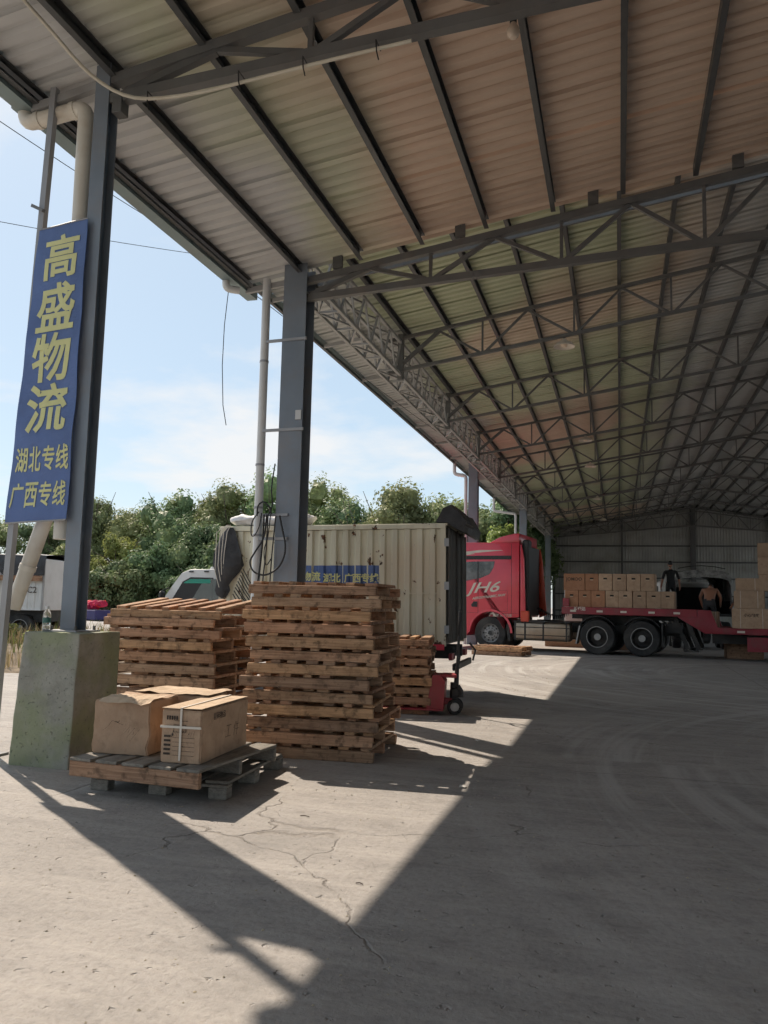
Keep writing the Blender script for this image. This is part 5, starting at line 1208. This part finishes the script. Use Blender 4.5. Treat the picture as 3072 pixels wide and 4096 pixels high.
#@@PEOPLE
# ------------------------------------------------------------------ people
def person(label, joints, edges, root, loc, rz, mats, head):
    """joints: name->(x,y,z,r); edges: (a,b,material index); one skinned continuous body. Faces +y locally."""
    names = list(joints); me = bpy.data.meshes.new('person'); me.from_pydata([joints[n][:3] for n in names], [(names.index(a), names.index(b)) for a, b, _ in edges], [])
    o = bpy.data.objects.new('person', me); COL.objects.link(o)
    sk = o.modifiers.new('skin', 'SKIN'); sk.use_smooth_shade = True
    sub = o.modifiers.new('sub', 'SUBSURF'); sub.levels = 2; sub.render_levels = 2
    for i, n in enumerate(names):
        r = joints[n][3]; me.skin_vertices[0].data[i].radius = r if isinstance(r, tuple) else (r, r); me.skin_vertices[0].data[i].use_root = (n == root)
    dg = bpy.context.evaluated_depsgraph_get(); bme = bpy.data.meshes.new_from_object(o.evaluated_get(dg))
    bpy.data.objects.remove(o)
    for m in mats: bme.materials.append(MATS[m])
    segs = [(Vector(joints[a][:3]), Vector(joints[b][:3]), k) for a, b, k in edges]
    for p in bme.polygons:
        c = p.center; best = (9, 0)
        for a, b, k in segs:
            ab = b - a; t = max(0, min(1, (c - a).dot(ab) / ab.length_squared)); d = (c - a - ab * t).length
            if d < best[0]: best = (d, k)
        p.material_index = best[1]; p.use_smooth = True
    e = E('person', label, 'person', loc, rz)
    obj('body', bme, e)
    hx, hy, hz, tilt = head
    Mh = Matrix.Translation((hx, hy, hz)) @ Matrix.Rotation(tilt, 4, 'X')
    def ell(name, c, s, mat, cut=None, n=3):
        bm = bmesh.new(); bmesh.ops.create_icosphere(bm, subdivisions=n, radius=1.0)
        for v in bm.verts: v.co = Mh @ Vector((c[0] + v.co.x * s[0] * (1 - .18 * max(0, -v.co.z)), c[1] + v.co.y * s[1], c[2] + v.co.z * s[2]))
        m2 = bpy.data.meshes.new(name); bm.to_mesh(m2); bm.free(); m2.materials.append(MATS[mat]); m2.polygons.foreach_set('use_smooth', [True] * len(m2.polygons)); return obj(name, m2, e)
    ell('head', (0, 0, .0), (.074, .092, .112), 'skin')
    ell('hair', (0, -.014, .030), (.082, .094, .100), 'hair')
    for s_ in (-1, 1): ell('ear', (s_ * .076, -.005, -.005), (.010, .020, .030), 'skin', n=2); ell('eye', (s_ * .030, .082, .008), (.012, .010, .007), 'hair', n=2)
    ell('nose', (0, .094, -.022), (.013, .020, .022), 'skin', n=2); ell('mouth', (0, .082, -.060), (.026, .010, .006), 'cloth_dark', n=2)
    return e
def hand(j, ed, w, side, wrist, dirv, mat):
    """palm and five short finger chains"""
    d = Vector(dirv).normalized(); s = Vector((side, 0, 0)); wv = Vector(j[wrist][:3]); palm = wv + d * .075
    j[w + 'palm'] = (*palm, .030); ed.append((wrist, w + 'palm', mat))
    for k, L in enumerate((.070, .080, .075, .058)):
        off = Vector((0, (k - 1.5) * .020, 0)); a = palm + d * .020 + off; b = a + d * L * .55 + s * -.008; c = b + d * L * .4 + s * -.018
        j[w + 'f%da' % k] = (*a, .010); j[w + 'f%db' % k] = (*b, .009); j[w + 'f%dc' % k] = (*c, .007)
        ed += [(w + 'palm', w + 'f%da' % k, mat), (w + 'f%da' % k, w + 'f%db' % k, mat), (w + 'f%db' % k, w + 'f%dc' % k, mat)]
    a = palm + Vector((0, .035, 0)) - d * .01; b = a + Vector((-side * .008, .022, 0)) + d * .03
    j[w + 'ta'] = (*a, .011); j[w + 'tb'] = (*b, .009); ed += [(w + 'palm', w + 'ta', mat), (w + 'ta', w + 'tb', mat)]
def people():
    # standing worker in black, back to camera
    j = dict(pel=(0, 0, .93, (.15, .11)), wai=(0, -.01, 1.10, (.145, .10)), che=(0, -.01, 1.30, (.175, .115)), nk=(0, 0, 1.46, .06), nk2=(0, .015, 1.53, .052))
    ed = [('pel', 'wai', 0), ('wai', 'che', 0), ('che', 'nk', 0), ('nk', 'nk2', 2)]
    for s_, w in ((-1, 'l'), (1, 'r')):
        j.update({w + 'hip': (s_ * .095, 0, .86, .095), w + 'kn': (s_ * .12, .01, .48, .065), w + 'an': (s_ * .13, -.02, .09, .048), w + 'to': (s_ * .15, .13, .035, .038),
                  w + 'sh': (s_ * .185, -.01, 1.40, .062), w + 'el': (s_ * .275, -.04, 1.13, .045), w + 'wr': (s_ * .31, .04, .90, .030)})
        ed += [('pel', w + 'hip', 1), (w + 'hip', w + 'kn', 1), (w + 'kn', w + 'an', 1), (w + 'an', w + 'to', 3), ('che', w + 'sh', 0), (w + 'sh', w + 'el', 0), (w + 'el', w + 'wr', 2)]
        hand(j, ed, w, s_, w + 'wr', (s_ * .1, .12, -1), 2)
    person('worker in black clothes standing upright on the vehicle bed, back turned', j, ed, 'pel', (1.72, 30.0, 1.325), R(8), ['cloth_black', 'cloth_black', 'skin', 'shoe'], (0, .03, 1.64, R(-6)))
    tag(MB().box(-.55, .55, -.45, .45, 0, .12, .01).build('loading_board', 'chassis', None, (1.72, 30.0, 1.20)), 'dark loading board under the standing worker behind the trailer', 'board')
    for k, (dx, dy) in enumerate(((-.45, -.35), (.45, -.35), (-.45, .35), (.45, .35))):
        m = MB().box(-.04, .04, -.04, .04, 0, 1.20); bpy.data.objects['loading_board']
        o = m.build('board_leg', 'chassis', bpy.data.objects['loading_board'], (dx, dy, -1.20))
    # shirtless worker stooping over the cartons
    j = dict(pel=(0, -.06, .86, (.145, .115)), wai=(0, .02, 1.02, (.135, .10)), che=(0, .16, 1.20, (.175, .115)), nk=(0, .29, 1.30, .060), nk2=(0, .34, 1.33, .052))
    ed = [('pel', 'wai', 0), ('wai', 'che', 0), ('che', 'nk', 0), ('nk', 'nk2', 0)]
    for s_, w in ((-1, 'l'), (1, 'r')):
        j.update({w + 'hip': (s_ * .10, -.05, .80, .100), w + 'kn': (s_ * .13, .06, .45, .072), w + 'an': (s_ * .14, -.03, .09, .052), w + 'to': (s_ * .16, .12, .035, .038),
                  w + 'sh': (s_ * .19, .20, 1.27, .062), w + 'el': (s_ * .29, .24, 1.02, .045), w + 'wr': (s_ * .26, .36, .82, .031)})
        ed += [('pel', w + 'hip', 1), (w + 'hip', w + 'kn', 1), (w + 'kn', w + 'an', 1), (w + 'an', w + 'to', 2), ('che', w + 'sh', 0), (w + 'sh', w + 'el', 0), (w + 'el', w + 'wr', 0)]
        hand(j, ed, w, s_, w + 'wr', (0, .25, -1), 0)
    j = {k: (v[0], v[1], v[2] * .86, v[3]) for k, v in j.items()}
    # waist upward is bare, pelvis is trousers
    ed[0] = ('pel', 'wai', 0)
    P = TM @ Vector((-3.14, .45, .912))
    person('shirtless worker in dark trousers stooping on the trailer low deck', j, ed, 'pel', tuple(P), R(-12), ['skin', 'cloth_dark', 'shoe'], (0, .40, 1.17, R(-60)))
    # third worker mostly hidden by the cartons
    j = dict(pel=(0, 0, .93, (.15, .11)), wai=(0, 0, 1.10, (.145, .10)), che=(0, 0, 1.30, (.175, .115)), nk=(0, 0, 1.46, .06), nk2=(0, .0, 1.53, .052))
    ed = [('pel', 'wai', 0), ('wai', 'che', 0), ('che', 'nk', 0), ('nk', 'nk2', 2)]
    for s_, w in ((-1, 'l'), (1, 'r')):
        j.update({w + 'hip': (s_ * .095, 0, .86, .095), w + 'kn': (s_ * .11, .02, .48, .065), w + 'an': (s_ * .12, 0, .09, .048), w + 'to': (s_ * .14, .13, .035, .038),
                  w + 'sh': (s_ * .185, 0, 1.40, .062), w + 'el': (s_ * .25, .03, 1.12, .045), w + 'wr': (s_ * .24, .24, 1.0, .030)})
        ed += [('pel', w + 'hip', 1), (w + 'hip', w + 'kn', 1), (w + 'kn', w + 'an', 1), (w + 'an', w + 'to', 3), ('che', w + 'sh', 0), (w + 'sh', w + 'el', 0), (w + 'el', w + 'wr', 2)]
        hand(j, ed, w, s_, w + 'wr', (0, 1, -.2), 2)
    person('worker whose dark haired head shows between the right hand cartons', j, ed, 'pel', (3.55, 26.6, .5), R(150), ['cloth_dark', 'cloth_dark', 'skin', 'shoe'], (0, .03, 1.64, 0))
    tag(MB().box(-.5, .5, -.4, .4, 0, .5, .01).build('wooden_crate', 'pallet_wood', None, (3.55, 26.6, 0)), 'low wooden crate behind the trailer carrying the half hidden worker', 'crate')
people()

#@@FAR
# ------------------------------------------------------------------ far left lorry, stall, wall
def left_lorry():
    t = E('tarped_lorry', 'old white lorry with black tarpaulin draped over it beyond the soil bank', 'truck', (-18.25, 20.3, 0), R(14))
    # local x to the right along its side, y away
    m = corr_sheet(3.0, 1.55, .22, .03); m.v = [(x - 1.3, -y - .02, z + .95) for x, y, z in m.v]; m.build('side_panel', 'white_paint', t)
    MB().box(-3.6, 1.72, 0, 2.2, .95, 2.5, .02).build('cargo_box', 'white_paint', t)
    for z in (.95, 1.8, 2.42): MB().box(-3.6, 1.74, -.06, -.045, z, z + .05).build('side_rail', 'white_paint', t)
    for x in (-1.3, .72, 1.68): MB().box(x, x + .06, -.075, -.05, .95, 2.5).build('side_post', 'steel_girder', t)
    m = MB(); nx = 22
    for i in range(nx + 1):
        x = -3.7 + 5.45 * i / nx; dr = .62 + .35 * mnoise.noise((i * .35, 2, 1)) + (.35 if x < -.2 else -.1) + .10 * math.sin(i * 1.1)
        for y, z in ((2.3, 2.2), (2.25, 2.60), (1.1, 2.68), (-.02, 2.60), (-.10, 2.45), (-.13, 2.45 - dr * .5), (-.12, 2.45 - dr)): m.v.append((x, y + .02 * mnoise.noise((i, y, z)), z + .03 * mnoise.noise((i * .6, y, 3))))
    for i in range(nx):
        for k in range(6): m.f.append((i * 7 + k, i * 7 + k + 1, (i + 1) * 7 + k + 1, (i + 1) * 7 + k))
    m.build('tarpaulin', 'tarp_black', t, smooth=True)
    MB().box(-1.0, 1.7, -.16, -.13, 1.82, 1.98).build('wood_bar', 'pallet_wood', t)
    obj('lettering', text_mesh('lettering', '粤C2', .26, 'ink', .002, .001), t, (1.25, -.085, 1.55), FRONT())
    for x in (-2.6, 1.0):
        for yy, s_ in ((.2, -1), (2.0, 1)): truck_wheel(t, x, yy, .42, .25, s_)
    MB().box(-3.5, 1.6, .3, 1.9, .6, .93).build('chassis', 'chassis', t)
left_lorry()
def stall():
    s = E('red_goods_stall', 'stall of bright red bundles on a dark blue skirted table in the far yard', 'stall', (-30.6, 42.0, 0), R(-28))
    MB().box(-2.2, 2.2, -.5, .5, .06, .62, .03).build('table_skirt', 'blue_cloth', s)
    for x in (-2.1, 2.1): MB().box(x - .04, x + .04, -.45, .45, 0, .1).build('leg', 'chassis', s)
    rr = random.Random(2)
    for k in range(22):
        x = -2.1 + 4.2 * k / 21; bm = bmesh.new(); bmesh.ops.create_icosphere(bm, subdivisions=2, radius=1)
        for v in bm.verts: v.co = Vector((v.co.x * .17, v.co.y * .34, v.co.z * .20)) * (1 + .5 * mnoise.noise(v.co * 2.3 + Vector((k, 0, 0))))
        me = bpy.data.meshes.new('red_bundle'); bm.to_mesh(me); bm.free(); me.materials.append(MATS['flower_red']); obj('red_bundle', me, s, (x, rr.uniform(-.12, .05), .88 + rr.uniform(-.05, .12)))
    w = MB().box(-9, 9, -.12, .12, 0, 1.72, .02).build('yard_wall', 'grey_wall', None, (-33.0, 46.0, 0), (0, 0, R(38))); tag(w, 'low grey rendered yard wall behind the red goods stall', 'wall')
    MB().box(-9.05, 9.05, -.18, .18, 1.721, 1.79, .01).build('coping', 'grey_wall', w)
stall()

# ------------------------------------------------------------------ trees
def crown_mesh(name, mat, seed, n_lobe, leaves, rad=(1.0, 1.0, 1.0), leaf=.17, lobe_r=(.30, .46), clump=1.0):
    r = random.Random(seed); m = MB(); m.raw = True; lobes = []
    for _ in range(n_lobe):
        while True:
            p = Vector((r.uniform(-1, 1), r.uniform(-1, 1), r.uniform(-1, 1)))
            if .25 < p.length < 1.0: break
        lobes.append((p * .78, r.uniform(*lobe_r)))
    per = leaves // n_lobe
    if leaves > 1500:
        bmc = bmesh.new(); bmesh.ops.create_icosphere(bmc, subdivisions=2, radius=1.0); base = [v.co.copy() for v in bmc.verts]; fcs = [tuple(v.index for v in f.verts) for f in bmc.faces]; bmc.free()
        for c, lr in lobes:
            k0 = len(m.v)
            for v in base:
                q = c + v * lr * (.60 + .25 * mnoise.noise(v * 2.5 + c * 5)); m.v.append((q.x * rad[0], q.y * rad[1], q.z * rad[2]))
            m.f += [tuple(k0 + t for t in f) for f in fcs]
    for c, lr in lobes:
        for _ in range(per):
            d = Vector((r.gauss(0, 1), r.gauss(0, 1), r.gauss(0, 1) + .25)).normalized(); q = c + d * lr * (r.uniform(.58, 1.10))
            q = Vector((q.x * rad[0], q.y * rad[1], q.z * rad[2]))
            nn = (d + Vector((r.uniform(-.65, .65), r.uniform(-.65, .65), r.uniform(-.4, .7)))).normalized(); a = nn.orthogonal().normalized(); b = nn.cross(a); th = r.uniform(0, 6.28)
            a, b = a * math.cos(th) + b * math.sin(th), b * math.cos(th) - a * math.sin(th); L = leaf * r.uniform(.6, 1.35); W = L * r.uniform(.4, .62)
            m.quad(q - a * L * .5, q - b * W * .5 + nn * .02, q + a * L * .5, q + b * W * .5 + nn * .02)
    # shaded interior twigs and older leaves
    me = m.mesh(name, mat); return me
CR = {}
def tree(kind, loc, h, w, label, seed, trunk_h=.35, name='broadleaf_tree'):
    mat, nl, lv, leaf, lr = {'dull': ('leaf_dull', 40, 9800, .24, (.23, .37)), 'deep': ('leaf_deep', 36, 9500, .25, (.25, .40)), 'bright': ('leaf_bright', 28, 5600, .22, (.2, .36)), 'thin': ('leaf_dull', 26, 700, .20, (.2, .32))}[kind]
    e = E(name, label, 'tree', loc, seed * 1.7, 'trees beyond the yard')
    v = seed % 3; rad = (w / 2, w / 2, h * (1 - trunk_h * .5) / 2)
    key = (kind, v, round(w, 1), round(h, 1))
    if key not in CR: CR[key] = crown_mesh('crown', mat, seed * 13 + 5, nl, lv, rad, leaf, lr)
    cz = h - rad[2] * .98
    obj('crown', CR[key], e, (0, 0, cz))
    r = random.Random(seed); m = MB(); b = .10 + h * .012
    m.tube([(0, 0, -.1), (.05, .03, h * .18), (r.uniform(-.2, .2), .1, h * .4), (r.uniform(-.3, .3), 0, h * .7)], [b * 1.25, b, b * .75, b * .25], 8)
    m.build('trunk', 'bark', e, smooth=True)
    nb = 7 if kind != 'thin' else 26
    for k in range(nb):
        a = 6.28 * k / nb + r.uniform(-.3, .3); z0 = h * r.uniform(.22, .6); q = Vector((math.cos(a) * w * .38, math.sin(a) * w * .38, h * r.uniform(.55, .97)))
        s_ = Vector((0, 0, z0)); mid = s_.lerp(q, .5) + Vector((0, 0, .2))
        MB().tube([s_, mid, q], [b * .45 if kind != 'thin' else b * .25, b * .25 if kind != 'thin' else b * .12, .015], 6).build('limb', 'bark', e)
    return e
def woods():
    T = [('dull', -47.5, 51.5, 8.0, 7.5, 'dull green tree at the far left edge behind the sign'), ('deep', -42.0, 53.0, 7.6, 7, 'dark tree left of the sign bottom behind the lorry'),
         ('dull', -38.2, 52.0, 9.6, 5.0, 'tall narrow grey green tree just right of the first column'), ('dull', -34.2, 53.0, 8.6, 6.2, 'rounded dull tree second right of the first column'),
         ('deep', -30.4, 51.5, 9.4, 6.4, 'broad rounded tree left of the white truck cab on the skyline'), ('dull', -26.8, 53.0, 10.0, 6.6, 'high crowned tree on the skyline above the white cab'),
         ('deep', -23.2, 52.0, 10.4, 6.8, 'tallest dark tree left of the second column'), ('dull', -19.6, 52.5, 9.7, 6.0, 'tall dark tree just right of the second column'),
         ('deep', -17.2, 50.0, 8.0, 5.6, 'lower dark tree above the cargo box left end'), ('thin', -15.0, 46.5, 8.2, 5.2, 'thin sparse leaved tree above the cargo box'),
         ('dull', -12.4, 46.5, 8.3, 6.2, 'dense round tree above the cargo box middle'), ('dull', -9.2, 47.5, 8.1, 5.8, 'grey green tree above the cargo box right end'),
         ('deep', -6.9, 48.5, 8.4, 4.6, 'dark tree behind the third column'), ('bright', -5.6, 41.0, 5.6, 3.2, 'sunlit bright green bush behind the red cab roof'),
         ('deep', -5.9, 56.0, 8.6, 5.0, 'dark tree between the far columns'), ('deep', -9.6, 60, 8.4, 6.0, 'dark tree filling behind the far eave')]
    for i, (k, x, y, h, w, lab) in enumerate(T): tree(k, (x, y, 0), h, w, lab, i + 1)
    F = [(-44.5, 47.5, 4.8, 5.6, 'dull', 'low bushy tree left of the sign foot'), (-36.5, 48.5, 5.6, 5.0, 'dull', 'low pale green tree right of the first column'), (-32.6, 48.0, 5.8, 4.8, 'bright', 'lower yellowish tree in front of the skyline trees by the first column'),
         (-29.2, 47.5, 5.2, 5.0, 'deep', 'low dark green tree above the red stall'), (-26.0, 48.0, 6.6, 5.0, 'deep', 'mid height dark tree left of the white cab'), (-22.6, 47.0, 5.8, 4.8, 'bright', 'lower olive tree directly behind the white cab'),
         (-19.4, 47.5, 6.6, 4.8, 'dull', 'mid height tree behind the front of the cargo box'), (-24.5, 45.0, 3.6, 4.4, 'deep', 'low dark shrub behind the white cab roof'), (-31.0, 45.5, 3.8, 4.6, 'deep', 'low dark shrub behind the red stall'), (-38.5, 46.0, 3.8, 5.0, 'deep', 'low dark shrub behind the first column foot'),
         (-16.8, 46.0, 5.6, 4.8, 'dull', 'mid height dull tree above the cargo box left part'), (-13.2, 45.0, 5.4, 4.8, 'deep', 'mid height dark tree above the cargo box centre'), (-9.6, 45.4, 5.8, 4.8, 'deep', 'mid height dark tree above the cargo box rear'),
         (-15.0, 44.0, 4.2, 4.6, 'deep', 'low dark shrub behind the cargo box middle'), (-11.0, 44.5, 4.6, 4.6, 'dull', 'low dull shrub behind the cargo box rear'), (-7.8, 43.5, 4.4, 3.8, 'dull', 'low dull shrub beside the third column')]
    for i, (x, y, h, w, k, lab) in enumerate(F): tree(k, (x, y, 0), h, w, lab, 30 + i, .15, 'bushy_tree')
    for i, (x, y, lab) in enumerate(((-13.4, 13.6, 'green bushy weed at the left edge of the soil bank'), (-11.4, 14.2, 'yellow green weed clump behind the bottle'), (-10.2, 13.2, 'small weed clump beside the pedestal'), (-14.8, 17.0, 'leafy weed clump under the tarped lorry'))):
        e = E('weed_clump', lab, 'weed', (x, y, .15), i); obj('foliage', crown_mesh('foliage', 'leaf_bright' if i in (1,) else 'grass_green', 70 + i, 10, 500, (.5, .4, .38), .10, (.3, .5)), e, (0, 0, .22)); MB().tube([(0, 0, -.15), (.03, .02, .2), (0, .05, .4)], .01, 5).build('stem', 'bark', e)
woods()
